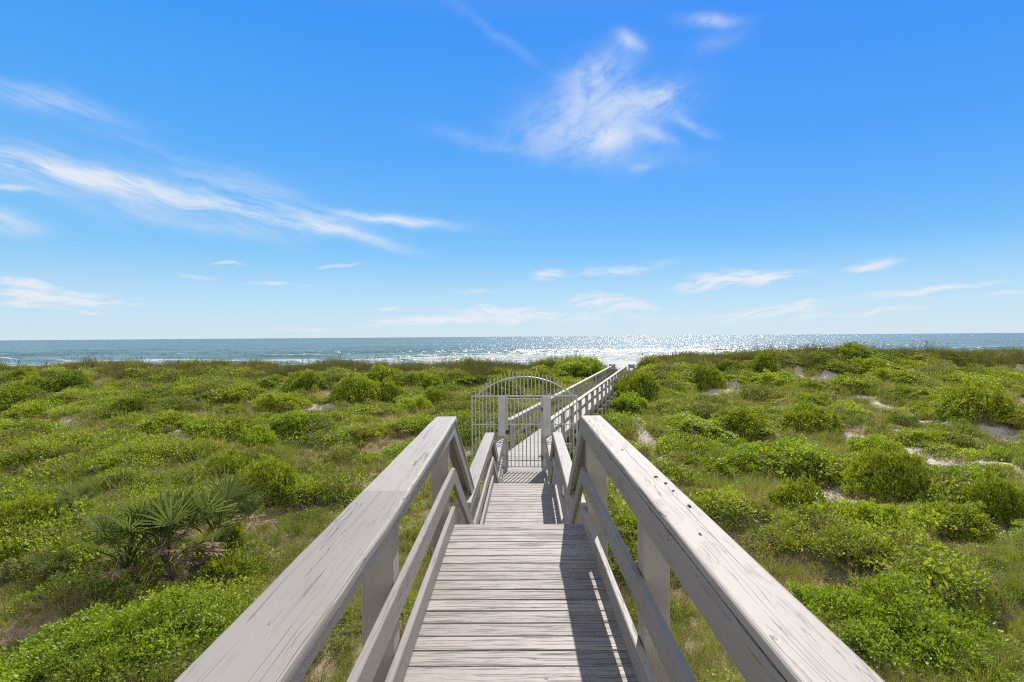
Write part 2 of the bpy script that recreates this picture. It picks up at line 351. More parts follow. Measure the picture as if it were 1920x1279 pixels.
# ------------------------------------------------------------------ mesh builder
class MB:
    def __init__(s): s.v = []; s.f = []; s.g = []; s.b = []
    def beam(s, p0, p1, w, h, side=None, up=(0, 0, 1), r=.006, nseg=None, jit=0., w1=None, cap=True):
        """timber from p0 to p1, w wide (across 'side'), h tall (along up)"""
        p0 = Vector(p0); p1 = Vector(p1); d = (p1-p0); L = d.length; d.normalize()
        up = Vector(up); sd = Vector(side) if side is not None else d.cross(up)
        sd = (sd - d*sd.dot(d)).normalized(); upn = sd.cross(d).normalized()
        if upn.dot(up) < 0: upn = -upn
        if nseg is None: nseg = 1
        off = Vector((random.uniform(0, 60), random.uniform(0, 60), random.uniform(0, 60)))
        brd = (random.random(), random.random(), 0)
        k0 = len(s.v); prof = []
        nr = 2 if r < .009 else 4
        for (sx, sy, a0) in ((1, 1, 0), (-1, 1, 90), (-1, -1, 180), (1, -1, 270)):
            for i in range(nr):
                a = math.radians(a0 + 90*i/(nr-1))
                prof.append((sx, sy, math.cos(a), math.sin(a)))
        n = len(prof)
        for q in range(nseg+1):
            t = q/nseg; ww = w if w1 is None else w+(w1-w)*t
            jx = random.gauss(0, jit) if jit else 0; jz = random.gauss(0, jit) if jit else 0
            for (sx, sy, ca, sa) in prof:
                a = sx*(ww/2-r)+ca*r + jx; b = sy*(h/2-r)+sa*r + jz
                if jit: a += random.gauss(0, jit*.4); b += random.gauss(0, jit*.4)
                s.v.append(p0 + d*(L*t) + sd*a + upn*b)
                s.g.append(Vector((L*t, a, b))+off); s.b.append(brd)
        flip = (sd.cross(upn)).dot(d) < 0
        for q in range(nseg):
            for i in range(n):
                j = (i+1) % n
                f = (k0+q*n+i, k0+q*n+j, k0+(q+1)*n+j, k0+(q+1)*n+i)
                s.f.append(f[::-1] if flip else f)
        e0 = tuple(range(k0, k0+n)); e1 = tuple(range(k0+nseg*n, k0+nseg*n+n))
        s.f.append(e0 if flip else e0[::-1]); s.f.append(e1[::-1] if flip else e1)
    def tube(s, pts, r, n=6, r1=None):
        pts = [Vector(p) for p in pts]; k0 = len(s.v); m = len(pts)
        off = Vector((random.uniform(0, 60),)*3); brd = (random.random(), 0, 0)
        for i, p in enumerate(pts):
            d = (pts[min(i+1, m-1)]-pts[max(i-1, 0)]).normalized()
            ref = Vector((0, 1, 0)) if abs(d.y) < .8 else Vector((1, 0, 0))
            a = d.cross(ref).normalized(); b = d.cross(a).normalized()
            rr = r if r1 is None else r+(r1-r)*i/(m-1)
            for k in range(n):
                an = 2*math.pi*k/n
                s.v.append(p + a*(rr*math.cos(an)) + b*(rr*math.sin(an)))
                s.g.append(off+Vector((i*.1, an*.02, 0))); s.b.append(brd)
        for i in range(m-1):
            for k in range(n):
                j = (k+1) % n
                s.f.append((k0+i*n+j, k0+i*n+k, k0+(i+1)*n+k, k0+(i+1)*n+j))
        s.f.append(tuple(range(k0, k0+n))); s.f.append(tuple(range(k0+(m-1)*n, k0+m*n))[::-1])
    def build(s, name, mat, parent=None, origin=None):
        me = bpy.data.meshes.new(name)
        org = Vector(origin) if origin is not None else Vector((0, 0, 0))
        me.from_pydata([tuple(v-org) for v in s.v], [], s.f)
        at = me.attributes.new('grain', 'FLOAT_VECTOR', 'POINT')
        at.data.foreach_set('vector', np.array([tuple(g) for g in s.g], 'f').ravel())
        at = me.attributes.new('board', 'FLOAT_VECTOR', 'POINT')
        at.data.foreach_set('vector', np.array(s.b, 'f').ravel())
        me.materials.append(mat)
        o = bpy.data.objects.new(name, me); C.objects.link(o)
        if parent is not None: o.parent = parent
        else: o.location = org
        return o

class Frame:
    """local walkway frame: s along, t to the right, z up"""
    def __init__(s, ox, oy, ang): s.o = (ox, oy); s.a = ang
    def __call__(s, a, t, z):
        c, n = math.cos(s.a), math.sin(s.a)
        return Vector((s.o[0]+a*n+t*c, s.o[1]+a*c-t*n, z))
    @property
    def side(s): return Vector((math.cos(s.a), -math.sin(s.a), 0))
    @property
    def fwd(s): return Vector((math.sin(s.a), math.cos(s.a), 0))

def part(mb, name, mat, root, fr=None):
    """build in world space, then hang under root keeping its place"""
    o = mb.build(name, mat)
    o.parent = root; o.matrix_parent_inverse = root_matrix(root).inverted()
    return o
def root_matrix(root):
    return Matrix.Translation(root.location) @ root.rotation_euler.to_matrix().to_4x4()

RAIL_H = .98
def rails(root, F, s0, s1, z0, z1, mats, kick=True, left_in=.508, right_in=.573, cap_out=(.740, .757), seg=.4, cap=True, jit=.0009, end_taper=False, kick_s=None, mid_s=None):
    for sg in (-1, 1):
        inn = .57
        L = math.hypot(s1-s0, z1-z0); ns = max(1, int(L/seg))
        def P(s, t, dz):
            z = z0+(z1-z0)*(s-s0)/(s1-s0); return F(s, t, z+dz)
        ci, co = (left_in, cap_out[0]) if sg < 0 else (right_in, cap_out[1])
        mb = MB()
        if sg < 0 and end_taper:
            sm = s1-2.4
            co_ = co; ci_ = ci
            tm = -(ci_+co_)/2
            mb.beam(P(s0, tm, RAIL_H-.02), P(sm, tm, RAIL_H-.02), co_-ci_, .04, F.side, r=.012, nseg=ns, jit=jit)
            e_in = .55
            mb.beam(P(sm+.002, -(ci_+co_)/2-.004, RAIL_H-.0205), P(s1, -(e_in+co_)/2, RAIL_H-.0205), co_-ci_-.006, .04, F.side, r=.012, nseg=5, jit=jit, w1=co_-e_in)
        else:
            tm = sg*(ci+co)/2
            mb.beam(P(s0, tm, RAIL_H-.02), P(s1, tm, RAIL_H-.02), co-ci, .04, F.side, r=.012, nseg=ns, jit=jit)
        part(mb, 'handrail_cap', mats['cap'], root)
        mb = MB()
        mb.beam(P(s0, sg*(inn+.02), RAIL_H-.106), P(s1, sg*(inn+.02), RAIL_H-.106), .036, .128, F.side, r=.005, nseg=ns, jit=jit)
        part(mb, 'fascia_board', mats['rail'], root)
        m0, m1 = mid_s or (s0, s1)
        mb = MB(); mb.beam(P(m0, sg*(inn+.02), .44), P(m1, sg*(inn+.02), .44), .038, .14, F.side, r=.006, nseg=ns, jit=jit)
        part(mb, 'mid_rail', mats['rail'], root)
        if kick:
            k0, k1 = kick_s or (s0, s1)
            mb = MB(); mb.beam(P(k0, sg*(inn+.02), .088), P(k1, sg*(inn+.02), .088), .038, .148, F.side, r=.005, nseg=ns, jit=jit)
            part(mb, 'kickboard', mats['rail'], root)

def planks(root, F, s0, s1, z, mat, half=.605, pw=.135, gap=.0095):
    mb = MB(); n = int(round((s1-s0)/(pw+gap))); w = (s1-s0)/n
    for i in range(n):
        s = s0+w*(i+.5); dz = random.gauss(0, .0012); e = random.gauss(0, .003)
        mb.beam(F(s+random.gauss(0, .001), -half+e, z-.019+dz), F(s+random.gauss(0, .001), half+random.gauss(0, .003), z-.019+random.gauss(0, .0012)), w-gap, .038, F.fwd, r=.004, nseg=2, jit=.0003)
    return part(mb, 'deck', mat, root)

def posts(root, F, spots, ztop, mat, t0=.612, w=.14, d=.14, round_=False):
    for (s, sg, ww) in spots:
        mb = MB(); tm = sg*(t0+ww/2); p = F(s, tm, ztop)
        zb = float(ground(p.x, p.y))-.35
        mb.beam((p.x, p.y, zb), (p.x, p.y, ztop), ww, d, F.side, up=F.fwd, r=.006, nseg=4, jit=.0008)
        part(mb, 'post', mat, root)

def joists(root, F, s0, s1, z, mat, half=.56):
    for sg in (-1, 1):
        mb = MB(); mb.beam(F(s0, sg*half, z-.14), F(s1, sg*half, z-.14), .04, .19, F.side, r=.005, nseg=3)
        part(mb, 'joist', mat, root)

near = dict(cap=M['rail'], rail=M['rail'])
GW = 'boardwalk sections leading to the beach'
FA = Frame(.01, 0, 0); FB = Frame(.01, 4.97, .021); FC = Frame(FAR_O[0], FAR_O[1], FAR_A)

# --- near section ------------------------------------------------------------------
r = empty('boardwalk', (.01, 2, 0))
tag(r, 'beige painted boardwalk section underfoot with wide cracked handrails and worn planks', 'boardwalk', GW)
planks(r, FA, -1.2, 4.97, 0, M['deck'])
rails(r, FA, -1.2, 4.97, 0, 0, near, end_taper=True)
posts(r, FA, [(2.77, 1, .13), (4.88, 1, .172), (.6, 1, .14), (2.72, -1, .155), (4.88, -1, .15), (.6, -1, .15)], RAIL_H-.042, M['post'])
joists(r, FA, -1.2, 4.90, 0, M['post'])

# --- upper stairs ------------------------------------------------------------------
Z2 = 1.7-2.85; Z3 = 1.7-3.70
def stairs(F, s0, s1, z0, z1, nris, label, rail_s1):
    r = empty('staircase', F((s0+s1)/2, 0, z1)); tag(r, label, 'staircase', 'stairs between boardwalk levels')
    run = (s1-s0)/nris; rise = (z0-z1)/nris
    for i in range(nris-1):
        z = z0-rise*(i+1); mb = MB(); w = run/2
        for k in range(2):
            s = s0+run*i+.012+w*(k+.5)
            mb.beam(F(s, -.565, z-.019), F(s, .565, z-.019), w-.006, .038, F.fwd, r=.005, nseg=2, jit=.0007)
        part(mb, 'step', M['deck'], r)
    for sg in (-1, 1):
        mb = MB(); mb.beam(F(s0+.02, sg*.55, z0-.26), F(s1-.02, sg*.55, z1-.16), .04, .22, F.side, r=.005)
        part(mb, 'stringer', M['post'], r)
    rails(r, F, s0+.004, rail_s1, z0, z1, near, kick=False, left_in=.565, cap_out=(.735, .745))
    return r
stairs(FB, 0, 1.55, 0, Z2, 7, 'short steep flight of steps dropping from the near deck to the middle deck', 1.80)

# --- middle section ----------------------------------------------------------------
r = empty('boardwalk', FB(3.6, 0, Z2))
tag(r, 'middle boardwalk section between the two short stairs, lower than the near deck', 'boardwalk', GW)
planks(r, FB, 1.56, 5.66, Z2, M['deck'])
rails(r, FB, 1.2, 5.72, Z2, Z2, near, left_in=.555, cap_out=(.742, .748), kick_s=(1.7, 5.62), mid_s=(1.7, 5.70))
posts(r, FB, [(1.3, 1, .14), (1.3, -1, .14), (3.1, 1, .14), (3.1, -1, .14), (5.6, 1, .14), (5.6, -1, .14)], Z2+RAIL_H-.042, M['post'])
joists(r, FB, 1.6, 5.6, Z2, M['post'])

# --- lower stairs and gate landing ---------------------------------------------------
stairs(FB, 5.70, 6.95, Z2, Z3, 5, 'lower flight of steps between the middle deck and the gate landing', 7.33)
r = empty('boardwalk', FB(9, 0, Z3))
tag(r, 'gate landing of the boardwalk striped by the shadows of the gate bars', 'boardwalk', GW)
planks(r, FB, 6.96, 12.5, Z3, M['deck'])
rails(r, FB, 7.0, 10.0, Z3, Z3, near, left_in=.555, cap_out=(.742, .748), kick_s=(7.1, 10.0), mid_s=(7.35, 10.0))
posts(r, FB, [(7.2, 1, .14), (7.2, -1, .14), (9.0, 1, .14), (9.0, -1, .14)], Z3+RAIL_H-.042, M['post'])
joists(r, FB, 7.0, 12.4, Z3, M['post'])

# --- iron gate -----------------------------------------------------------------------
GS = 10.12
g = empty('metal_gate', FB(GS, 0, Z3))
tag(g, 'white iron gate with arched spiked top and side screens across the boardwalk', 'gate')
def bar(mb, t0, z0, t1, z1, w=.022):
    a = FB(GS, t0, Z3+z0); b = FB(GS, t1, Z3+z1)
    mb.beam(a, b, w, w, FB.fwd, up=(0, 0, 1) if abs(t1-t0) > abs(z1-z0) else FB.side, r=.003)
for sg in (-1, 1):
    mb = MB(); mb.beam(FB(GS+.05, sg*.62, Z3-1.6), FB(GS+.05, sg*.62, Z3+2.035), .215, .2, FB.side, up=FB.fwd, r=.006, nseg=3)
    part(mb, 'gate_post', M['postbox'], g)
    mb = MB(); bar(mb, sg*.493, -.02, sg*.493, 2.02, .036); part(mb, 'jamb', M['iron'], g)
    # side screen outside the railing
    mb = MB()
    bar(mb, sg*1.44, -.35, sg*1.44, 2.045, .036)
    bar(mb, sg*.742, 1.28, sg*1.42, 1.28, .026); bar(mb, sg*.742, -.30, sg*1.42, -.30, .026)
    for k in range(6):
        t = sg*(1.342-.1*k); bar(mb, t, -.29, t, 2.03, .024)
    part(mb, 'side_screen', M['iron'], g)
leaf = None
mb = MB()
bar(mb, -.462, .08, -.462, 2.0, .03); bar(mb, .462, .08, .462, 2.0, .03)
for z in (.115, .29, 1.28, 1.985): bar(mb, -.445, z, .445, z, .026)
for k in range(8):
    t = -.371+.106*k; bar(mb, t, .12, t, 1.975, .025)
leaf = part(mb, 'gate_leaf', M['iron'], g)
mb = MB(); mb.beam(FB(GS-.03, -.52, Z3+1.08), FB(GS-.03, -.43, Z3+1.08), .05, .11, FB.fwd, r=.008)
mb.beam(FB(GS-.05, -.47, Z3+1.10), FB(GS-.05, -.40, Z3+1.10), .02, .025, FB.fwd, r=.005)
part(mb, 'latch', M['black'], leaf)
for z in (.35, 1.7):
    mb = MB(); mb.tube([FB(GS-.02, .478, Z3+z-.05), FB(GS-.02, .478, Z3+z+.05)], .016, 8); part(mb, 'hinge', M['black'], leaf)
mb = MB()
bar(mb, -1.46, 2.06, 1.46, 2.06, .036)
R_ = (1.31**2+.50**2)/(2*.50); zc = 2.085+.50-R_
arc = []
for k in range(41):
    t = -1.31+2.62*k/40; arc.append((t, zc+math.sqrt(R_*R_-t*t)))
mb.tube([FB(GS, t, Z3+z) for t, z in arc], .021, 8)
for k in range(27):
    t = -1.3405+.1031*k
    z = zc+math.sqrt(max(0, R_*R_-t*t)) if abs(t) < 1.31 else 2.07
    bar(mb, t, 2.078, t, z+.135, .026)
    a = FB(GS, t, Z3+z+.135); b = FB(GS, t, Z3+z+.17)
    mb.tube([a, b], .012, 6, .002)
part(mb, 'arch_screen', M['iron'], g)

# --- beach walkway -------------------------------------------------------------------
r = empty('boardwalk', FC(16, 0, Z3))
tag(r, 'long grey boardwalk on tall posts running past the gate towards the beach', 'boardwalk', GW)
SE = 33.0
gm = dict(cap=M['grey'], rail=M['grey'])
planks(r, FC, -.55, SE+4, Z3, M['grey'])
rails(r, FC, .35, SE, Z3, Z3, gm, kick=False, left_in=.54, right_in=.57, cap_out=(.735, .745), seg=.5, jit=.002)
spots = []
s = .9
while s < SE+.5:
    for sg in (-1, 1): spots.append((s, sg, .13))
    s += 2.0
posts(r, FC, spots, Z3+RAIL_H-.042, M['grey'])
for sg in (-1, 1):
    mb = MB(); mb.beam(FC(.3, sg*.585, Z3-.145), FC(SE, sg*.585, Z3-.145), .04, .2, FC.side, r=.005, nseg=16, jit=.001)
    part(mb, 'rim_joist', M['grey'], r)
k = 0
s = .9
while s < SE+.5:
    mb = MB(); mb.beam(FC(s+.1, -.98, Z3-.33), FC(s+.1, .98, Z3-.33), .06, .17, FC.fwd, r=.012)
    part(mb, 'cross_beam', M['grey'], r); s += 2.0
# the rails step outwards at the head of the beach stairs
for sg in (-1, 1):
    mb = MB(); mb.beam(FC(SE+3.8, sg*.62, Z3+RAIL_H-.02), FC(SE+3.8, sg*1.22, Z3+RAIL_H-.02), .17, .04, FC.fwd, r=.01)
    part(mb, 'end_cap', M['grey'], r)
    for tt in (.68, 1.14):
        mb = MB(); p = FC(SE+3.8, sg*tt, 0)
        mb.beam((p.x, p.y, float(ground(p.x, p.y))-.4), (p.x, p.y, Z3+RAIL_H-.042), .13, .13, FC.side, up=FC.fwd, r=.006)
        part(mb, 'end_post', M['grey'], r)
    mb = MB(); mb.beam(FC(SE+3.8-.09, sg*.62, Z3+.75), FC(SE+3.8-.09, sg*1.2, Z3+.75), .036, .3, FC.fwd, r=.005)
    part(mb, 'end_board', M['grey'], r)

# dark droppings lying on the right handrail
for (y, x, k) in ((2.78, .705, 1.), (2.66, .722, 1.0), (2.53, .72, .8), (2.30, .722, 1.1), (1.98, .66, .7), (3.45, .665, .7)):
    mb = MB(); mb.tube([(-.009*k, .002, .004*k), (-.003*k, 0, .0055*k), (.004*k, -.001, .0055*k), (.009*k, .002, .004*k)], .0042*k, 6, .003*k)
    o = mb.build('pellet', M['black']); o.location = (x, y, RAIL_H); o.rotation_euler = (0, 0, y*9)
    tag(o, 'small dark pellet lying on the top of the right near handrail', 'pellet', 'dark pellets on the right handrail')

# ------------------------------------------------------------------ ground
def grid_mesh(name, X, Y, Z, attrs=None):
    ny, nx = X.shape
    v = np.stack([X, Y, Z], -1).reshape(-1, 3)
    i = np.arange(nx-1)[None, :] + nx*np.arange(ny-1)[:, None]
    f = np.stack([i, i+1, i+nx+1, i+nx], -1).reshape(-1, 4)
    me = bpy.data.meshes.new(name)
    me.vertices.add(len(v)); me.vertices.foreach_set('co', v.astype('f').ravel())
    me.loops.add(f.size); me.loops.foreach_set('vertex_index', f.astype('i').ravel())
    me.polygons.add(len(f)); me.polygons.foreach_set('loop_start', np.arange(0, f.size, 4, dtype='i'))
    me.update(calc_edges=True); me.shade_smooth()
    for k, a in (attrs or {}).items():
        at = me.attributes.new(k, 'FLOAT', 'POINT'); at.data.foreach_set('value', a.astype('f').ravel())
    return me
xs = np.concatenate([np.linspace(-420, -76, 30), np.arange(-75, 75.1, .3), np.linspace(76, 420, 30)])
ys = np.concatenate([np.linspace(-40, -3, 16), np.arange(-2.6, 66, .3), np.linspace(66.5, 330, 60)])
X, Y = np.meshgrid(xs, ys)
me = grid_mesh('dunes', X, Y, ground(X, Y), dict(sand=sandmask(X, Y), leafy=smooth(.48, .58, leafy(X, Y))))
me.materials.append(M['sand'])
o = bpy.data.objects.new('dune_ground', me); C.objects.link(o)
tag(o, 'rolling sandy dune ground sloping up to a low ridge and down to the beach', 'ground', kind='structure')

# ------------------------------------------------------------------ sea
SEA = EYE-7.5
def sea():
    rows = np.concatenate([np.arange(88, 420, .9), np.geomspace(420, 30000, 220)])
    u = np.linspace(-1.6, 1.6, 420)
    U, Yy = np.meshgrid(u, rows); Xx = U*(Yy*.95+60)
    near_ = smooth(700, 240, Yy)
    warp = (fbm(Xx/70, Yy/60, 77, 3)-.5)
    ph = (Yy+46*warp)/31.0*2*math.pi
    sw = np.maximum(0, np.sin(ph))**3
    loc = smooth(.32, .56, fbm(Xx/55+7, Yy/40, 78, 3))
    surf = smooth(360, 250, Yy+60*warp)
    Zz = SEA + near_*(1.15*sw*loc*(.4+.8*surf) + .18*np.sin(Yy/5.3+Xx/31) + .1*np.sin(Yy/3.1-Xx/17))
    front = np.maximum(0, np.sin(ph-.75))**3*loc*surf       # white water in front of each crest
    shore = smooth(225, 165, Yy+50*warp)
    foam = np.clip(front*1.3+shore*.48 + .20*surf*smooth(-.35, .3, (Xx/Yy))+.10*surf, 0, 1)
    me = grid_mesh('sea', Xx, Yy, Zz, dict(foam=foam))
    m, N, out = new_mat('sea_water')
    pos = N.n('ShaderNodeNewGeometry').outputs['Position']
    sx = N.n('ShaderNodeSeparateXYZ'); N.put(sx.inputs[0], pos)
    fo = N.attr('foam', 'Fac')
    lac = N.noise(N.vmath('MULTIPLY', pos, (.10, .35, 0)), 1, 6, .68)
    lac2 = N.noise(N.vmath('MULTIPLY', pos, (.9, 1.6, 0)), 1, 4, .65)
    fm = N.ss(N.math('ADD', fo, N.math('ADD', N.math('MULTIPLY', N.math('SUBTRACT', lac, .5), 1.5), N.math('MULTIPLY', N.math('SUBTRACT', lac2, .5), 1.6))), .50, .80)
    fm = N.math('MULTIPLY', fm, N.ss(fo, .02, .18))
    # a few whitecaps further out
    wc = N.ss(N.noise(N.vmath('MULTIPLY', pos, (.035, .13, 0)), 1, 5, .6), .735, .77)
    fm = N.math('MAXIMUM', fm, N.math('MULTIPLY', wc, N.ss(sx.outputs[1], 900, 400)))
    big = N.noise(N.vmath('MULTIPLY', pos, (.0035, .012, 0)), 1, 4, .6)
    deep = N.mix(N.ss(big, .35, .68), col((.060, .098, .088)), col((.095, .132, .116)))
    shal = N.mix(N.ss(sx.outputs[1], 420, 180), deep, col((.09, .150, .135)))
    p = N.n('ShaderNodeBsdfPrincipled')
    N.put(p.inputs['Base Color'], N.mix(fm, shal, col((.34, .36, .37))))
    N.put(p.inputs['Roughness'], N.math('ADD', .24, N.math('MULTIPLY', fm, .6)))
    p.inputs['IOR'].default_value = 1.33
    def slopes(v, det, amp):
        nd = N.n('ShaderNodeTexNoise'); N.put(nd.inputs['Vector'], N.vmath('MULTIPLY', pos, v)); nd.inputs['Scale'].default_value = 1
        nd.inputs['Detail'].default_value = det; nd.inputs['Roughness'].default_value = .7
        return N.vmath('MULTIPLY', N.vmath('SUBTRACT', nd.outputs['Color'], (.5, .5, .5)), (amp*.9, amp, 0))
    sl = N.vmath('ADD', slopes((.30, .75, 0), 5, 2.7), slopes((2.2, 3.6, 0), 3, 1.9))
    sl = N.vmath('ADD', sl, slopes((.03, .1, 0), 3, .35))
    gn = N.n('ShaderNodeNewGeometry').outputs['Normal']
    fsc = N.n('ShaderNodeVectorMath', operation='SCALE'); N.put(fsc.inputs[0], sl); N.put(fsc.inputs['Scale'], N.math('MULTIPLY_ADD', fm, -.6, 1.)); fsl = fsc.outputs[0]
    N.put(p.inputs['Specular IOR Level'], N.math('MULTIPLY_ADD', fm, -.22, .29))
    N.put(p.inputs['Normal'], N.vmath('NORMALIZE', N.vmath('ADD', gn, fsl)))
    N.t.links.new(p.outputs[0], out.inputs[0])
    me.materials.append(m)
    o = bpy.data.objects.new('sea', me); C.objects.link(o)
    tag(o, 'blue green sea with rows of white surf and sun glitter', 'sea', kind='structure')
sea()

# ------------------------------------------------------------------ foliage meshes
def leaf_mesh(name, P, D, Nn, L, W, tint, mat, fold=.18, droop=0.):
    """kite leaves: base P, direction D, face normal Nn, length L, width W"""
    n = len(P)
    D = D/np.linalg.norm(D, axis=1, keepdims=True)
    S = np.cross(D, Nn); S /= np.linalg.norm(S, axis=1, keepdims=True)+1e-9
    Nn = np.cross(S, D)
    L = L[:, None]; W = W[:, None]
    mid = P + D*L*.5
    v = np.stack([P, mid-S*W*.5+Nn*W*fold, P+D*L-Nn*L*droop, mid+S*W*.5+Nn*W*fold], 1).reshape(-1, 3)
    i = np.arange(n)[:, None]*4
    f = np.concatenate([i+np.array([[0, 1, 2]]), i+np.array([[0, 2, 3]])], 1).reshape(-1, 3)
    return tri_mesh(name, v, f, np.repeat(tint, 4), mat)

def tri_mesh(name, v, f, tint, mat):
    me = bpy.data.meshes.new(name)
    me.vertices.add(len(v)); me.vertices.foreach_set('co', v.astype('f').ravel())
    me.loops.add(f.size); me.loops.foreach_set('vertex_index', f.astype('i').ravel())
    me.polygons.add(len(f)); me.polygons.foreach_set('loop_start', np.arange(0, f.size, 3, dtype='i'))
    me.update(calc_edges=True)
    at = me.attributes.new('tint', 'FLOAT', 'POINT'); at.data.foreach_set('value', np.asarray(tint, 'f'))
    me.materials.append(mat)
    return me

def rand_dirs(n, up=.5):
    a = RNG.uniform(0, 2*np.pi, n); z = RNG.normal(up, .45, n)
    return np.stack([np.cos(a), np.sin(a), z], 1)

def clump(name, n, R, H, leaf, mat, asp=.55, up=.35, lo=0.):
    a = RNG.uniform(0, 2*np.pi, n); r = R*np.sqrt(RNG.uniform(0, 1, n))
    top = H*(1-(r/R)**2*.8)*(0.75+.5*vnoise(np.cos(a)*r/R*2.5+9, np.sin(a)*r/R*2.5, int(n)))
    z = lo + top*RNG.uniform(.25, 1, n)**.6
    P = np.stack([r*np.cos(a), r*np.sin(a), z], 1)
    D = rand_dirs(n, up); D[:, 0] += np.cos(a)*.3; D[:, 1] += np.sin(a)*.3
    Nn = rand_dirs(n, 1.3)
    L = leaf*RNG.uniform(.7, 1.3, n)
    return leaf_mesh(name, P, D, Nn, L, L*asp*RNG.uniform(.8, 1.2, n), np.clip(RNG.normal(.5, .22, n), 0, 1), mat)

def blades(name, n, R, H, w, mat, lean=.5, segs=3, tint=(.5, .2)):
    vs = []; fs = []; tn = []
    for i in range(n):
        a = random.uniform(0, 2*math.pi); rr = R*math.sqrt(random.random())
        p = np.array([rr*math.cos(a), rr*math.sin(a), 0.])
        b = a+random.gauss(0, .8); h = H*random.uniform(.5, 1.15); ln = lean*random.uniform(.2, 1.6)
        d = np.array([math.cos(b), math.sin(b), 0.]); sd = np.array([-d[1], d[0], 0])
        c = random.uniform(0, 6.28); sd = np.array([math.cos(c), math.sin(c), 0])
        k = len(vs); t_ = min(1, max(0, random.gauss(*tint)))
        for q in range(segs):
            t = q/segs; cen = p+d*(h*ln*t*t)+np.array([0, 0, h*(t-.28*ln*t*t*t)])
            ww = w*(1-t*.75); vs += [cen-sd*ww/2, cen+sd*ww/2]; tn += [t_, t_]
        vs.append(p+d*(h*ln)+np.array([0, 0, h*(1-.28*ln)])); tn.append(t_)
        for q in range(segs-1):
            fs += [(k+2*q, k+2*q+1, k+2*q+3), (k+2*q, k+2*q+3, k+2*q+2)]
        q = segs-1; fs.append((k+2*q, k+2*q+1, k+2*segs))
    return tri_mesh(name, np.array(vs), np.array(fs), np.array(tn), mat)

def twig_mesh(name, n, R, H, mat, r0=.006):
    vs = []; fs = []; tn = []
    def strip(p, q, w0, w1, t_):
        d = q-p; sd = np.cross(d, RNG.normal(0, 1, 3)); sd /= np.linalg.norm(sd)+1e-9
        s2 = np.cross(d, sd); s2 /= np.linalg.norm(s2)+1e-9
        for s_ in (sd, s2):
            k = len(vs); vs.extend([p-s_*w0, p+s_*w0, q+s_*w1, q-s_*w1]); tn.extend([t_]*4)
            fs.extend([(k, k+1, k+2), (k, k+2, k+3)])
    for i in range(n):
        a = random.uniform(0, 6.28); ti = random.random()
        p = np.array([math.cos(a)*R*.3*random.random(), math.sin(a)*R*.3*random.random(), 0])
        d = np.array([math.cos(a)*random.uniform(.2, 1), math.sin(a)*random.uniform(.2, 1), random.uniform(.4, 1.2)])
        d /= np.linalg.norm(d); L = H*random.uniform(.6, 1.2)/3; w = r0
        for q in range(3):
            e = p+d*L; strip(p, e, w, w*.7, ti)
            for b in range(2):
                dd = d+RNG.normal(0, .6, 3); dd /= np.linalg.norm(dd)
                strip(e, e+dd*L*random.uniform(.5, .9), w*.6, w*.3, ti)
            p = e; w *= .7; d = d+RNG.normal(0, .3, 3); d /= np.linalg.norm(d)
    return tri_mesh(name, np.array(vs), np.array(fs), np.array(tn), mat)

def shrub_mesh(name, nsp, leaf, seed, mat, flat=.55, per=14, spr=.11, rag=.75):
    rg = np.random.default_rng(seed)
    a = rg.uniform(0, 2*np.pi, nsp); e = np.arcsin(rg.uniform(-.08, 1, nsp))
    lump = 1-rag*.5+rag*fbm(np.cos(a)*1.9+3+e*.8, np.sin(a)*1.9+seed+e*1.3, seed, 3)
    r = lump*(1-.42*rg.uniform(0, 1, nsp)**2.0)*np.where(rg.uniform(0, 1, nsp) < .06, 1.14, 1.)
    r = r*(1+.35*np.clip(.35-e, 0, 1)*vnoise(np.cos(a)*2.2+7, np.sin(a)*2.2+seed, seed+9)*2)      # straggling skirt
    z = r*np.sin(e)*flat*1.25*(.78+.45*vnoise(np.cos(a)*np.cos(e)*1.8+4, np.sin(a)*np.cos(e)*1.8+seed, seed+3))
    cen = np.stack([r*np.cos(e)*np.cos(a), r*np.cos(e)*np.sin(a), z], 1)
    out = np.stack([np.cos(e)*np.cos(a), np.cos(e)*np.sin(a), np.sin(e)*1.1+.4], 1)
    tsp = rg.normal(.42, .15, nsp)+.45*(fbm(cen[:, 0]*3+20, cen[:, 1]*3+cen[:, 2]*3, seed+5, 2)-.5)
    n = nsp*per; k = np.repeat(np.arange(nsp), per)
    off = rg.normal(0, 1, (n, 3)); off *= (spr*rg.uniform(.3, 1, n)/np.linalg.norm(off, axis=1))[:, None]; off[:, 2] *= .75
    P = cen[k]+off
    D = out[k]*.55+off/spr*.6+rg.normal(0, .4, (n, 3)); Nn = out[k]*.7+rg.normal(0, .5, (n, 3)); Nn[:, 2] += .6
    L = leaf*rg.uniform(.7, 1.3, n)
    t = np.clip(tsp[k]+rg.normal(0, .1, n), 0, 1)
    return leaf_mesh(name, P, D, Nn, L, L*.60*rg.uniform(.8, 1.2, n), t, mat)

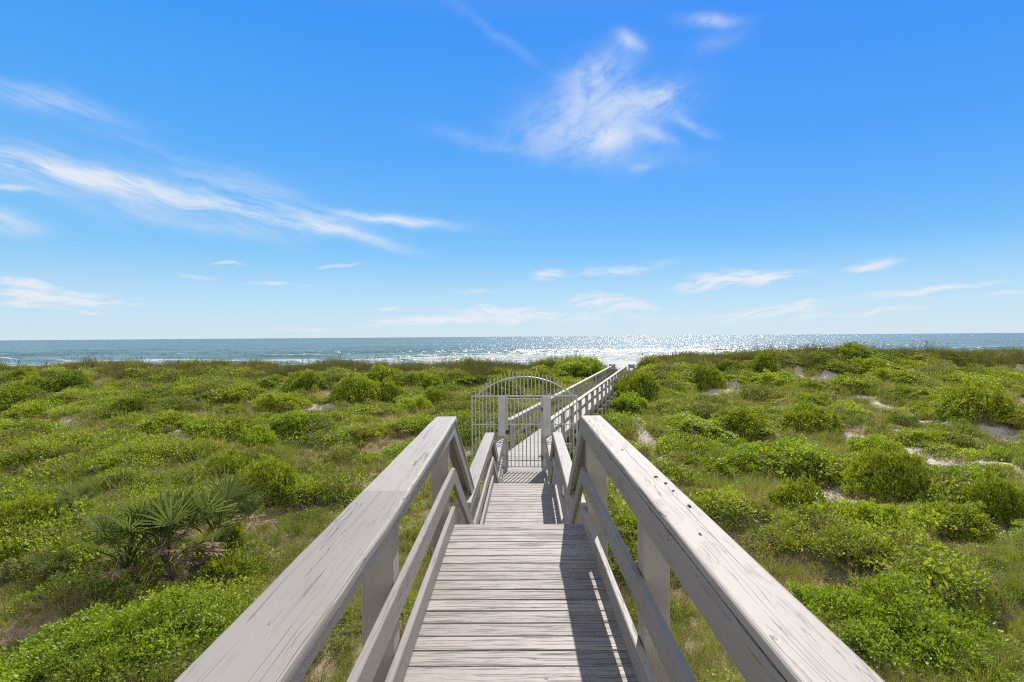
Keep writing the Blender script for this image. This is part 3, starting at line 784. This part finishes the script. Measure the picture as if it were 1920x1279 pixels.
# ------------------------------------------------------------------ scattered ground cover ("stuff")
def scatter(name, meshes, P, idx, rot, scl, label, cat):
    """one object: points carrying which plant, its turn and size; geometry nodes plant them"""
    col_ = bpy.data.collections.new(name+'_plants')
    for i, me in enumerate(meshes):
        o = bpy.data.objects.new('%s_%02d' % (name, i), me); col_.objects.link(o)
    me = bpy.data.meshes.new(name)
    me.vertices.add(len(P)); me.vertices.foreach_set('co', P.astype('f').ravel())
    a = me.attributes.new('pick', 'INT', 'POINT'); a.data.foreach_set('value', idx.astype('i'))
    a = me.attributes.new('turn', 'FLOAT_VECTOR', 'POINT'); a.data.foreach_set('vector', rot.astype('f').ravel())
    a = me.attributes.new('size', 'FLOAT_VECTOR', 'POINT'); a.data.foreach_set('vector', scl.astype('f').ravel())
    ob = bpy.data.objects.new(name, me); C.objects.link(ob)
    tag(ob, label, cat, kind='stuff')
    ng = bpy.data.node_groups.new(name, 'GeometryNodeTree')
    ng.interface.new_socket('Geometry', in_out='INPUT', socket_type='NodeSocketGeometry')
    ng.interface.new_socket('Geometry', in_out='OUTPUT', socket_type='NodeSocketGeometry')
    gi = ng.nodes.new('NodeGroupInput'); go = ng.nodes.new('NodeGroupOutput')
    ci = ng.nodes.new('GeometryNodeCollectionInfo'); ci.inputs['Collection'].default_value = col_
    ci.inputs['Separate Children'].default_value = True; ci.inputs['Reset Children'].default_value = True
    ip = ng.nodes.new('GeometryNodeInstanceOnPoints'); ip.inputs['Pick Instance'].default_value = True
    def na(nm, dt):
        n = ng.nodes.new('GeometryNodeInputNamedAttribute'); n.data_type = dt; n.inputs['Name'].default_value = nm
        return [s for s in n.outputs if s.enabled and s.name == 'Attribute'][0]
    L = ng.links.new
    L(gi.outputs[0], ip.inputs['Points']); L(ci.outputs[0], ip.inputs['Instance'])
    L(na('pick', 'INT'), ip.inputs['Instance Index']); L(na('turn', 'FLOAT_VECTOR'), ip.inputs['Rotation'])
    L(na('size', 'FLOAT_VECTOR'), ip.inputs['Scale']); L(ip.outputs[0], go.inputs[0])
    md = ob.modifiers.new('plant', 'NODES'); md.node_group = ng
    return ob

def area_points(y0, y1, dens, seed):
    rg = np.random.default_rng(seed)
    n = int((y1-y0)*(2*(1.06*y1+3))*dens)
    y = rg.uniform(y0, y1, n); x = rg.uniform(-1, 1, n)*(1.06*y1+3)
    k = np.abs(x) < 1.06*y+3
    return x[k], y[k]

def turns(n, tilt=.15):
    r = RNG.normal(0, tilt, (n, 3)); r[:, 2] = RNG.uniform(0, 6.283, n); return r

BANDS = [(3.5, 9, 22, .62), (9, 16, 15, .75), (16, 26, 9, .95), (26, 38, 7.0, 1.1), (38, 60, 6.0, 1.2)]

def clear_of_palms(x, y):
    k = np.ones(len(x))
    for (px, py, R, *_) in PALMS: k *= smooth(.35*R, .75*R, np.hypot(x-px, (y-py)*.8))
    return k

def build_cover():
    near_m = [clump('vine_%d' % i, 150, .40, .16+.04*i, .056, M['leaf'], .62) for i in range(3)] + \
             [clump('herb_%d' % i, 170, .30, .34, .044, M['olive' if i else 'leaf'], .40, .8) for i in range(2)]
    far_m = [clump('mat_%d' % i, 420, .50, .13+.05*i, .047, M['olive' if i == 3 else 'leaf'], .62) for i in range(4)]
    low = [shrub_mesh('scrub_%d' % i, 150, .105, 700+i, M['olive' if i == 3 else 'bright' if i == 2 else 'shrub'], .50, 12, .17, 1.1) for i in range(4)]
    ms = near_m+far_m+low
    PX = []; IX = []; SC = []
    for bi, (y0, y1, dn, sc) in enumerate(BANDS):
        x, y = area_points(y0, y1, dn, 100+bi)
        sm = sandmask(x, y); lf = leafy(x, y)
        ridge = smooth(46, 50, y)
        keep = RNG.uniform(0, 1, len(x)) < (smooth(.475, .60, lf)*.88*(1-.9*ridge)+.06)*(1-smooth(.05, .55, sm))*clear_of_palms(x, y)
        x, y, lf = x[keep], y[keep], lf[keep]
        PX.append(np.stack([x, y, ground(x, y)-.02], 1))
        n = len(x)
        if y1 <= 16: IX.append(RNG.integers(0, 5, n))
        elif y1 <= 26: IX.append(RNG.integers(0, 9, n))
        else: IX.append(RNG.integers(5, 9, n))
        s = sc*RNG.uniform(.55, 1.3, n)*(.75+.8*smooth(.45, .68, lf))
        SC.append(np.stack([s, s, s*RNG.uniform(.6, 1.2, n)*(.6+.8*smooth(.5, .7, lf))], 1))
    for bi, (y0, y1, dn) in enumerate([(7, 12, 1.6), (12, 20, 2.0), (20, 34, 1.7), (34, 50, 1.5)]):     # knee-high scrub
        x, y = area_points(y0, y1, dn, 600+bi)
        pr = smooth(.40, .60, .6*fbm(x/2.4+31, y/1.9+12, 88, 3)+.4*lumps(x, y)+.06)*(1-smooth(.1, .6, sandmask(x, y)))*(1-.8*smooth(45, 49, y))*clear_of_palms(x, y)
        k = RNG.uniform(0, 1, len(x)) < pr
        x, y = x[k], y[k]; n = len(x)
        PX.append(np.stack([x, y, ground(x, y)-.03], 1)); IX.append(RNG.choice([9, 10, 10, 11, 12, 12], n))
        s = RNG.uniform(.26, .72, n)*(1. if y0 > 12 else .7)
        SC.append(np.stack([s*1.15, s*RNG.uniform(.85, 1.15, n), s*RNG.uniform(.7, 1.3, n)], 1))
    P = np.concatenate(PX); scatter('ground_cover', ms, P, np.concatenate(IX), turns(len(P)), np.concatenate(SC),
        'low mat of bright green dune vines and herbs carpeting the sand', 'ground cover')

barer = lambda x, y: fbm(x/2.0+55, y/1.5+33, 95, 3)      # low = thin grass, more litter and twigs

def build_grass():
    ms = [blades('green_tuft_%d' % i, 60, .16, .38+.08*i, .009, M['grass'], .7, 3, (.25, .2)) for i in range(3)] + \
         [blades('tan_tuft_%d' % i, 60, .17, .36+.06*i, .008, M['grass'], .8, 3, (.8, .2)) for i in range(2)] + \
         [blades('coarse_tuft_%d' % i, 34, .26, .52, .022, M['grass'], .6, 2, (.3+.3*i, .25)) for i in range(2)] + \
         [blades('crest_tuft_%d' % i, 44, .26, .55, .016, M['ridge'], .55, 2, (.4, .25)) for i in range(2)]
    PX = []; IX = []; SC = []
    dens = [34, 24, 14, 10, 10]
    for bi, (y0, y1, dn, sc) in enumerate(BANDS):
        x, y = area_points(y0, y1, dens[bi], 200+bi)
        sm = sandmask(x, y); lf = leafy(x, y); ridge = smooth(44, 49, y)
        pr = (smooth(.64, .50, lf)*.85+.15)*(1-.95*smooth(.1, .7, sm))*(.25+.75*clear_of_palms(x, y))*(.16+.84*smooth(.40, .56, barer(x, y)+.3*smooth(14, 8, y)))+ridge*.6
        keep = RNG.uniform(0, 1, len(x)) < pr
        x, y = x[keep], y[keep]; n = len(x); rd = smooth(44, 49, y)
        PX.append(np.stack([x, y, ground(x, y)-.02], 1))
        dryn = fbm(x/2.3+70, y/2.0, 61, 3)
        if y1 <= 16: ix = np.where(dryn+RNG.normal(0, .08, n) > .56, RNG.integers(3, 5, n), RNG.integers(0, 3, n))
        else:
            ix = np.where(RNG.uniform(0, 1, n) < .35, RNG.integers(0, 5, n), np.where(dryn > .56, 6, 5))
        ix = np.where((rd > .35) & (RNG.uniform(0, 1, n) < .9), RNG.integers(7, 9, n), ix)
        IX.append(ix)
        s = sc*RNG.uniform(.6, 1.25, n)*(1+.25*rd)
        SC.append(np.stack([s, s, s*RNG.uniform(.75, 1.3, n)], 1))
    P = np.concatenate(PX); scatter('dune_grass', ms, P, np.concatenate(IX), turns(len(P), .12), np.concatenate(SC),
        'olive and straw coloured dune grass growing between the shrubs', 'grass')

def build_brush():
    ms = [twig_mesh('brush_%d' % i, 16, .3, .42, M['dry'], .004) for i in range(3)] + \
         [clump('litter_%d' % i, 70, .38, .06, .06, M['dry'], .4, .0) for i in range(2)]
    PX = []; IX = []; SC = []
    dens = [15, 12, 8, 5.5, 2.2]
    for bi, (y0, y1, dn, sc) in enumerate(BANDS):
        x, y = area_points(y0, y1, dens[bi], 300+bi)
        lf = leafy(x, y); sm = sandmask(x, y)
        keep = RNG.uniform(0, 1, len(x)) < smooth(.66, .50, lf)*.5*(1-.7*sm)+.08+.6*smooth(.52, .40, barer(x, y))*(1-sm)+.25*sm*(1-sm)*4*.5
        x, y = x[keep], y[keep]; n = len(x)
        PX.append(np.stack([x, y, ground(x, y)], 1)); IX.append(RNG.integers(0, 5, n))
        s = sc*RNG.uniform(.6, 1.3, n); SC.append(np.stack([s, s, s], 1))
    for (sx, sy, w_, h_, kd, *_r) in SHRUBS:
        n = {'d': 9, 'n': 5}.get(kd, 1)
        x = sx+RNG.uniform(-.5, .5, n)*w_; y = sy-w_*RNG.uniform(.30, .55, n)
        PX.append(np.stack([x, y, ground(x, y)], 1)); IX.append(RNG.integers(0, 3, n))
        s = RNG.uniform(.7, 1.3, n)*(.5+.6*h_); SC.append(np.stack([s, s, s*.8], 1))
    P = np.concatenate(PX); scatter('dry_brush', ms, P, np.concatenate(IX), turns(len(P)), np.concatenate(SC),
        'brown dead twigs and leaf litter scattered over the dune', 'brush')

def build_oats():
    vs = []; ms = []
    for i in range(3):
        v = []; f = []; tn = []
        for k in range(5):
            a = random.uniform(0, 6.28); p = np.array([random.gauss(0, .15), random.gauss(0, .15), 0]); h = random.uniform(.75, 1.25)
            d = np.array([math.cos(a), math.sin(a), 0])*.25; w = .0065
            for s_ in (np.array([1, 0, 0]), np.array([0, 1, 0])):
                for q in range(3):
                    t0 = q/3; t1 = (q+1)/3; b = len(v)
                    c0 = p+d*t0*t0*h+np.array([0, 0, h*t0]); c1 = p+d*t1*t1*h+np.array([0, 0, h*t1])
                    v += [c0-s_*w, c0+s_*w, c1+s_*w, c1-s_*w]; f += [(b, b+1, b+2), (b, b+2, b+3)]; tn += [.5]*4
                c0 = p+d*h+np.array([0, 0, h]); b = len(v); c1 = c0+d*.5+np.array([0, 0, .16])
                v += [c0-s_*.006, c0+s_*.006, c0*.5+c1*.5-s_*.018, c0*.5+c1*.5+s_*.018, c1]
                f += [(b, b+1, b+3), (b, b+3, b+2), (b+2, b+3, b+4)]; tn += [.9]*5
        ms.append(tri_mesh('oats_%d' % i, np.array(v), np.array(f), np.array(tn), M['oat']))
    x, y = area_points(46, 57, 1.1, 400)
    keep = (fbm(x/6, y/6, 91, 2) > .42) & (RNG.uniform(0, 1, len(x)) < .8)
    ca, sa = math.cos(FAR_A), math.sin(FAR_A)
    keep &= np.abs((x-FAR_O[0])*ca-(y-FAR_O[1])*sa) > 1.6
    x, y = x[keep], y[keep]; n = len(x)
    P = np.stack([x, y, ground(x, y)-.05], 1); s = RNG.uniform(.7, 1.25, n)
    scatter('sea_oats', ms, P, RNG.integers(0, 3, n), turns(n, .1), np.stack([s, s, s], 1),
        'thin sea oat stalks standing along the dune crest against the sea', 'sea oats')

build_cover(); build_grass(); build_brush(); build_oats()

# ------------------------------------------------------------------ shrubs (each a thing)
def stem_mesh(name, seed):
    random.seed(seed); mb = MB()
    for i in range(14):
        a = random.uniform(0, 6.28); e = random.uniform(.25, 1.2); L = random.uniform(.55, .85)
        d = Vector((math.cos(a)*math.cos(e), math.sin(a)*math.cos(e), math.sin(e)*.6))
        p = Vector((math.cos(a)*.1, math.sin(a)*.1, -.08))
        q = p+d*L*.5+Vector((random.gauss(0, .05), random.gauss(0, .05), .06)); w = p+d*L
        mb.tube([p, q, w], .016, 5, .006)
        for k in range(2):
            mb.tube([q, q+(d+Vector((random.gauss(0, .5), random.gauss(0, .5), random.gauss(.1, .3))))*.35], .008, 4, .003)
    o = mb.build(name, M['bark']); me = o.data; bpy.data.objects.remove(o); return me

STEMS = [stem_mesh('stem', 70+i) for i in range(2)]
KINDS = {
    'n': [shrub_mesh('foliage', 850, .080, 500+i, M['shrub']) for i in range(4)],
    'd': [shrub_mesh('foliage', 900, .075, 520+i, M['shrub'], .64) for i in range(3)],
    'b': [shrub_mesh('foliage', 850, .078, 540+i, M['bright']) for i in range(3)],
    'f': [shrub_mesh('foliage', 1500, .050, 560+i, M['bright'], .36, 16, .10, 1.3) for i in range(3)],   # near, fine leaved
}
def shrub(x, y, w, h, kind, label, group):
    gz = float(ground(x, y))
    r = empty('shrub', (x, y, gz-.04), random.uniform(0, 6.28))
    tag(r, label, 'shrub', group)
    R = w*.5
    for nm, me, k in (('foliage', random.choice(KINDS[kind]), 1), ('stem', random.choice(STEMS), .92)):
        o = bpy.data.objects.new(nm, me); C.objects.link(o); o.parent = r
        o.scale = (R*k*1.12, R*k*random.uniform(.85, 1.05), h*.90/.72*k)
random.seed(21)
for a in SHRUBS: shrub(*a)

# ------------------------------------------------------------------ palmettos (each a thing)
def frond_mesh(name, seed, mat, nblade=22, spread=1.9, droop=.25, pet=.68, bl=.6):
    """petiole along +Z leaning to +Y, fan of blades at its end"""
    rd = random.Random(seed); vs = []; fs = []; tn = []
    base_t = rd.uniform(.2, .7)
    # petiole
    w = .011; top = Vector((0, pet*.45, pet*.9)); n0 = len(vs)
    for p in (Vector((0, 0, 0)), Vector((0, pet*.18, pet*.5)), top):
        vs += [p+Vector((-w, 0, 0)), p+Vector((w, 0, 0)), p+Vector((0, -w, w*.5))]; tn += [base_t]*3
    for q in range(2):
        b = n0+q*3
        for i in range(3):
            j = (i+1) % 3; fs += [(b+i, b+j, b+3+j), (b+i, b+3+j, b+3+i)]
    ax = Vector((0, .40, .92)).normalized(); rt = Vector((1, 0, 0)); nm = rt.cross(ax).normalized()
    for i in range(nblade):
        u = (i/(nblade-1)-.5)*2; a = u*spread+rd.gauss(0, .04)
        d = (ax*math.cos(a)+rt*math.sin(a)+nm*(.10+.18*abs(u))).normalized()
        sd = d.cross(nm).normalized(); L = bl*(1-.28*abs(u)**2)*rd.uniform(.85, 1.1); ww = .030*L/.6
        dr = droop*rd.uniform(.6, 1.5); k = len(vs); t_ = min(1, max(0, base_t+rd.gauss(0, .14)))
        for t in (0, .38, .72):
            c = top+d*(L*t)-Vector((0, 0, 1))*(dr*L*t*t)
            wd = ww*(.35 if t == 0 else 1. if t < .5 else .62)
            vs += [c-sd*wd/2, c-nm*wd*.18, c+sd*wd/2]; tn += [t_]*3
        vs.append(top+d*L-Vector((0, 0, 1))*(dr*L*1.25)); tn.append(min(1, t_+.25))
        for q in range(2):
            b = k+q*3
            for j in range(2): fs += [(b+j, b+j+1, b+4+j), (b+j, b+4+j, b+3+j)]
        fs += [(k+6, k+7, k+9), (k+7, k+8, k+9)]
    return tri_mesh(name, np.array([tuple(v) for v in vs]), np.array(fs), np.array(tn), mat)

FR = [frond_mesh('frond', 600+i, M['palm'], 15+2*i, 1.35+.15*i, .12+.1*i) for i in range(4)]
FRD = [frond_mesh('dead_frond', 640+i, M['deadpalm'], 14, 1.0, .75) for i in range(2)]
def palmetto(x, y, R, nf, nd, label, seed, lift=0.):
    rd = random.Random(seed)
    r = empty('palmetto', (x, y, float(ground(x, y))-.03+.10*R), rd.uniform(0, 6.28))
    tag(r, label, 'palmetto', 'fan palmettos among the dune plants')
    heads = [(0, 0)] if R < .9 else [(rd.gauss(0, R*.38), rd.gauss(0, R*.28)) for _ in range(max(2, int(R*2.6)))]
    mb = MB()
    for hx, hy in heads:
        mb.tube([(hx*.3, hy*.3, -.1), (hx*.7, hy*.7, .05), (hx, hy, .11*R+.02)], .055, 7, .04)
    o = mb.build('trunk', M['bark'], r)
    for i in range(nf+nd):
        dead = i >= nf
        me = rd.choice(FRD if dead else FR); o = bpy.data.objects.new(me.name.split('.')[0], me); C.objects.link(o); o.parent = r
        hx, hy = heads[i % len(heads)]
        o.location = (hx, hy, ((.12 if R < .9 else .10)+(.28 if dead else 0))*R)
        k = (R*1.1 if R < .9 else R*.84)*rd.uniform(.75, 1.1)
        o.scale = (k, k, k)
        tilt = rd.uniform(1.0, 1.9) if dead else rd.uniform(-.45, .6)
        o.rotation_euler = (-tilt, rd.gauss(0, .15), rd.uniform(0, 6.28))
for a in PALMS: palmetto(*a)

# ------------------------------------------------------------------ weathered boards standing in the dune
def dune_boards(x, y):
    z = float(ground(x, y))
    r = empty('marker_board', (x, y, z), .1)
    tag(r, 'small weathered grey pair of upright boards standing in the grass below the right ridge', 'marker board')
    for k, (dx, h) in enumerate(((-.17, .78), (.17, .8))):
        mb = MB(); mb.beam((dx, 0, -.2), (dx, 0, h), .27, .045, Vector((1, 0, 0)), up=(0, 1, 0), r=.006, nseg=3, jit=.003)
        mb.build('upright_board', M['oldgrey'], r)
    mb = MB(); mb.beam((-.3, .06, .35), (.3, .06, .35), .09, .05, Vector((0, 0, 1)), up=(0, 1, 0), r=.005); mb.build('cross_batten', M['oldgrey'], r)
dune_boards(30.80, 45.47)

# ------------------------------------------------------------------ sky, sun, camera
SUN_AZ, SUN_EL = math.radians(16.8), math.radians(46)
w = bpy.data.worlds.new('World'); bpy.context.scene.world = w; w.use_nodes = True
t = w.node_tree; t.nodes.clear(); N = NT(t)
sky = N.n('ShaderNodeTexSky'); sky.sky_type = 'NISHITA'; sky.sun_disc = False
sky.sun_elevation = SUN_EL; sky.sun_rotation = SUN_AZ
sky.air_density = 1.0; sky.dust_density = .25; sky.ozone_density = 4.0; sky.altitude = 0
dirn = N.n('ShaderNodeTexCoord').outputs['Generated']
sp = N.n('ShaderNodeSeparateXYZ'); N.put(sp.inputs[0], dirn)
az = N.math('ARCTAN2', sp.outputs[0], sp.outputs[1])
el = N.math('ARCSINE', sp.outputs[2])
# clear maritime sky: pale at the sea horizon, deepening upwards, then greyed overhead to make the fill less blue
cr = N.n('ShaderNodeValToRGB'); N.put(cr.inputs[0], N.math('DIVIDE', el, 1.5708))
rampc = [(0, (.52, .74, .86)), (.035, (.40, .70, .92)), (.10, (.21, .56, .95)), (.20, (.095, .42, .96)), (.33, (.038, .32, .95)), (.46, (.20, .36, .74)), (.62, (.36, .44, .62)), (1, (.42, .47, .58))]
while len(cr.color_ramp.elements) < len(rampc): cr.color_ramp.elements.new(.5)
for e, (p_, c_) in zip(cr.color_ramp.elements, rampc): e.position = p_; e.color = col(c_)
side = N.ss(az, -.85, .75)            # a little deeper to the right of the view
deep = N.mix(N.math('MULTIPLY', side, N.ss(el, .02, .25)), cr.outputs[0], N.mix(1., cr.outputs[0], (.62, .82, 1., 1), 'MULTIPLY'))
clear = N.mix(.90, sky.outputs[0], N.mix(1., deep, (8.3, 8.3, 8.3, 1), 'MULTIPLY'))
base = N.n('ShaderNodeCombineXYZ'); N.put(base.inputs[0], az); N.put(base.inputs[1], el)
wz = N.n('ShaderNodeTexNoise'); N.put(wz.inputs['Vector'], base.outputs[0]); wz.inputs['Scale'].default_value = 9; wz.inputs['Detail'].default_value = 5
wv = N.vmath('SCALE', N.vmath('SUBTRACT', wz.outputs['Color'], (.5, .5, .5))); wv.node.inputs['Scale'].default_value = .045
wob = N.vmath('ADD', base.outputs[0], wv)
ws = N.n('ShaderNodeSeparateXYZ'); N.put(ws.inputs[0], wob)
def fibres(ang, along, across, seed, lo, hi):
    c, s_ = math.cos(ang), math.sin(ang)
    fv = N.n('ShaderNodeCombineXYZ')
    N.put(fv.inputs[0], N.math('MULTIPLY', N.math('ADD', N.math('MULTIPLY', ws.outputs[0], c), N.math('MULTIPLY', ws.outputs[1], s_)), along))
    N.put(fv.inputs[1], N.math('MULTIPLY', N.math('SUBTRACT', N.math('MULTIPLY', ws.outputs[1], c), N.math('MULTIPLY', ws.outputs[0], s_)), across))
    fv.inputs[2].default_value = seed
    return N.ss(N.noise(fv.outputs[0], 1., 8, .68), lo, hi)
def cloud(prev, a0, e0, a1, e1, width, amp):
    """add a streak of cirrus from (az, el) to (az, el), radians"""
    cx, cy = (a0+a1)/2, (e0+e1)/2; L = math.hypot(a1-a0, e1-e0)/2; th = math.atan2(e1-e0, a1-a0)
    # (each streak is made to wait for the one before, which keeps the shader small)
    dx = N.math('ADD', ws.outputs[0], N.math('MULTIPLY_ADD', prev, 1e-7, -cx)); dy = N.math('ADD', ws.outputs[1], N.math('MULTIPLY_ADD', prev, 1e-7, -cy))
    c, s_ = math.cos(th), math.sin(th)
    uu = N.math('MULTIPLY_ADD', dx, c/L, N.math('MULTIPLY', dy, s_/L))
    vv = N.math('MULTIPLY_ADD', dy, c/width, N.math('MULTIPLY', dx, -s_/width))
    d = N.math('MULTIPLY_ADD', uu, uu, N.math('MULTIPLY', vv, vv))
    return N.math('MULTIPLY_ADD', N.math('EXPONENT', N.math('MULTIPLY', d, -1.1)), amp, prev)
CLOUDS = []
CLOUDS = [
 (0.0348, 0.3713, 0.2244, 0.3938, 0.0443, 0.55, 2),
 (0.0930, 0.4266, 0.2064, 0.4578, 0.0306, 0.53, 2),
 (0.1592, 0.3827, 0.3052, 0.4010, 0.0354, 0.44, 2),
 (0.1306, 0.3469, 0.2240, 0.3365, 0.0184, 0.62, 2),
 (0.1880, 0.4908, 0.2294, 0.4720, 0.0103, 0.48, 2),
 (0.2381, 0.4045, 0.2920, 0.4065, 0.0156, 0.53, 2),
 (-0.1272, 0.5532, 0.0739, 0.4353, 0.0089, 0.13, 2),
 (0.2696, 0.3694, 0.3481, 0.3307, 0.0081, 0.31, 2),
 (0.2195, 0.3535, 0.2783, 0.3234, 0.0099, 0.44, 2),
 (-0.0040, 0.3550, 0.1776, 0.3314, 0.0253, 0.26, 2),
 (0.3014, 0.5016, 0.3906, 0.4839, 0.0097, 0.48, 2),
 (0.3143, 0.4603, 0.3987, 0.4614, 0.0129, 0.16, 2),
 (-0.8696, 0.2436, -0.3751, 0.2041, 0.0216, 0.72, 0),
 (-0.8040, 0.2253, -0.5741, 0.2333, 0.0092, 0.50, 0),
 (-0.1387, 0.3573, 0.0345, 0.3288, 0.0119, 0.22, 2),
 (0.0344, 0.3201, 0.3134, 0.2949, 0.0222, 0.18, 2),
 (-0.2718, 0.0385, 0.2678, 0.0270, 0.0194, 0.80, 1),
 (0.2224, 0.0371, 0.6475, 0.0387, 0.0173, 0.72, 3),
 (-0.8290, 0.0522, -0.5761, 0.0538, 0.0161, 0.72, 1),
 (-0.8697, 0.2335, -0.3751, 0.2067, 0.0444, 0.26, 0),
 (-0.5534, 0.2164, -0.3238, 0.1853, 0.0101, 0.45, 0),
 (-0.3919, 0.2072, -0.1972, 0.1516, 0.0116, 0.80, 0),
 (-0.3235, 0.2118, -0.1115, 0.1996, 0.0099, 0.85, 0),
 (-0.6392, 0.2931, -0.3235, 0.2162, 0.0175, 0.32, 0),
 (-0.7933, 0.3221, -0.6262, 0.3185, 0.0158, 0.50, 0),
 (-0.5746, 0.1864, -0.3413, 0.1755, 0.0201, 0.30, 0),
 (-0.7753, 0.1928, -0.7144, 0.1959, 0.0048, 0.70, 0),
 (-0.7856, 0.1496, -0.7066, 0.1454, 0.0140, 0.65, 0),
 (-0.8150, 0.0795, -0.6480, 0.0658, 0.0057, 1.44, 1),
 (-0.7866, 0.0596, -0.6162, 0.0559, 0.0044, 1.12, 1),
 (-0.7719, 0.0436, -0.7077, 0.0440, 0.0050, 0.96, 1),
 (-0.6846, 0.0401, -0.6389, 0.0396, 0.0031, 0.80, 1),
 (-0.4538, 0.0939, -0.3507, 0.0936, 0.0035, 1.20, 1),
 (-0.3504, 0.1215, -0.2782, 0.1247, 0.0027, 1.20, 1),
 (-0.5035, 0.1206, -0.4574, 0.1222, 0.0025, 0.80, 1),
 (0.2681, 0.0828, 0.3973, 0.0959, 0.0136, 1.28, 1),
 (0.3556, 0.0906, 0.4839, 0.0913, 0.0096, 1.28, 1),
 (0.5424, 0.0977, 0.6099, 0.1069, 0.0080, 1.36, 3),
 (0.0809, 0.0679, 0.2499, 0.0507, 0.0143, 1.28, 1),
 (0.0328, 0.1050, 0.0908, 0.1137, 0.0095, 1.20, 1),
 (0.1099, 0.1057, 0.2683, 0.1234, 0.0084, 0.80, 1),
 (-0.2720, 0.0216, -0.0646, 0.0363, 0.0077, 1.12, 1),
 (-0.1031, 0.0519, 0.0807, 0.0390, 0.0106, 1.12, 1),
 (-0.2536, 0.0479, -0.1981, 0.0500, 0.0038, 0.80, 1),
 (-0.4427, 0.0111, -0.3078, 0.0198, 0.0081, 0.96, 1),
 (-0.1979, 0.0690, -0.0061, 0.0833, 0.0058, 0.56, 1),
 (0.5493, 0.0546, 0.7486, 0.0733, 0.0068, 0.96, 3),
 (0.4452, 0.0187, 0.6226, 0.0373, 0.0050, 1.04, 3),
 (0.3553, 0.0292, 0.5208, 0.0475, 0.0079, 0.56, 3),
 (0.6889, 0.0512, 0.7638, 0.0527, 0.0057, 0.80, 3),
 (0.2053, 0.2867, 0.2375, 0.2888, 0.0069, 0.26, 2),
 (-0.5756, 0.0985, -0.4886, 0.0968, 0.0066, 0.48, 1),
]
mask = None
FIB = ((math.radians(-11), 7, 46, 3.3, .25, .70), (0., 20, 110, 8.1, .25, .68), (math.radians(20), 9, 17, 5.7, .28, .62), (math.radians(9), 12, 90, 9.9, .25, .68))
for ci in range(4):
    tot = N.math('MULTIPLY', el if mask is None else mask, 1e-6)
    for cl in CLOUDS:
        if cl[6] == ci: tot = cloud(tot, *cl[:6])
    k = N.math('MULTIPLY', tot, fibres(*FIB[ci]))
    mask = k if mask is None else N.math('ADD', mask, k)
mask = N.math('MINIMUM', mask, .92)
# light veil low over the sea
veil = N.math('MULTIPLY', N.ss(el, .16, 0.), .34)
# added bright cloud sheet, unseen behind the viewer, to fill the shaded faces
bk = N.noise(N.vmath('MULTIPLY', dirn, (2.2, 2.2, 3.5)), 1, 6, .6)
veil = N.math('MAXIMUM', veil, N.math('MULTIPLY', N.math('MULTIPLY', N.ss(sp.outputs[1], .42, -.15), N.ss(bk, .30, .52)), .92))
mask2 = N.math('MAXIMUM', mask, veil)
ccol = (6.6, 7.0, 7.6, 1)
skyc = N.mix(mask2, clear, N.mix(N.ss(sp.outputs[1], .5, .1), ccol, N.mix(N.ss(el, .75, .25), (6.6, 6.4, 6.1, 1), (17.5, 17.0, 16.3, 1))))  # added rear cloud is brightest low down, to light upright faces
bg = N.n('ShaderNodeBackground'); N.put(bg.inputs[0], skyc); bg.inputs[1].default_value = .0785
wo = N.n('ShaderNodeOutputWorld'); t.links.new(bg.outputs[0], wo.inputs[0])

ld = bpy.data.lights.new('sun', 'SUN'); ld.energy = 5.0; ld.angle = math.radians(.5); ld.color = (1., .94, .86)
lo = bpy.data.objects.new('sun', ld); C.objects.link(lo)
sd = Vector((math.sin(SUN_AZ)*math.cos(SUN_EL), math.cos(SUN_AZ)*math.cos(SUN_EL), math.sin(SUN_EL)))
lo.rotation_euler = (-sd).to_track_quat('-Z', 'Y').to_euler(); lo.location = sd*60

cd = bpy.data.cameras.new('camera'); cam = bpy.data.objects.new('camera', cd); C.objects.link(cam)
cd.sensor_width = 36; cd.lens = 36*1030/1920; cd.clip_end = 60000; cd.clip_start = .05
yaw, pitch, roll = math.radians(.39), math.radians(-.47), math.radians(-.42)
cam.matrix_world = Matrix.Translation((0, 0, EYE)) @ Matrix.Rotation(yaw, 4, 'Z') @ Matrix.Rotation(math.radians(90)+pitch, 4, 'X') @ Matrix.Rotation(roll, 4, 'Z')
sc = bpy.context.scene; sc.camera = cam
sc.view_settings.view_transform = 'Standard'; sc.view_settings.look = 'None'
sc.view_settings.exposure = 0.62; sc.view_settings.gamma = 1.0
sc.cycles.max_bounces = 6; sc.cycles.diffuse_bounces = 3; sc.cycles.glossy_bounces = 2; sc.cycles.transmission_bounces = 4; sc.cycles.transparent_max_bounces = 4
sc.cycles.use_denoising = False; sc.cycles.filter_width = 1.15; sc.cycles.sample_clamp_indirect = 4.0
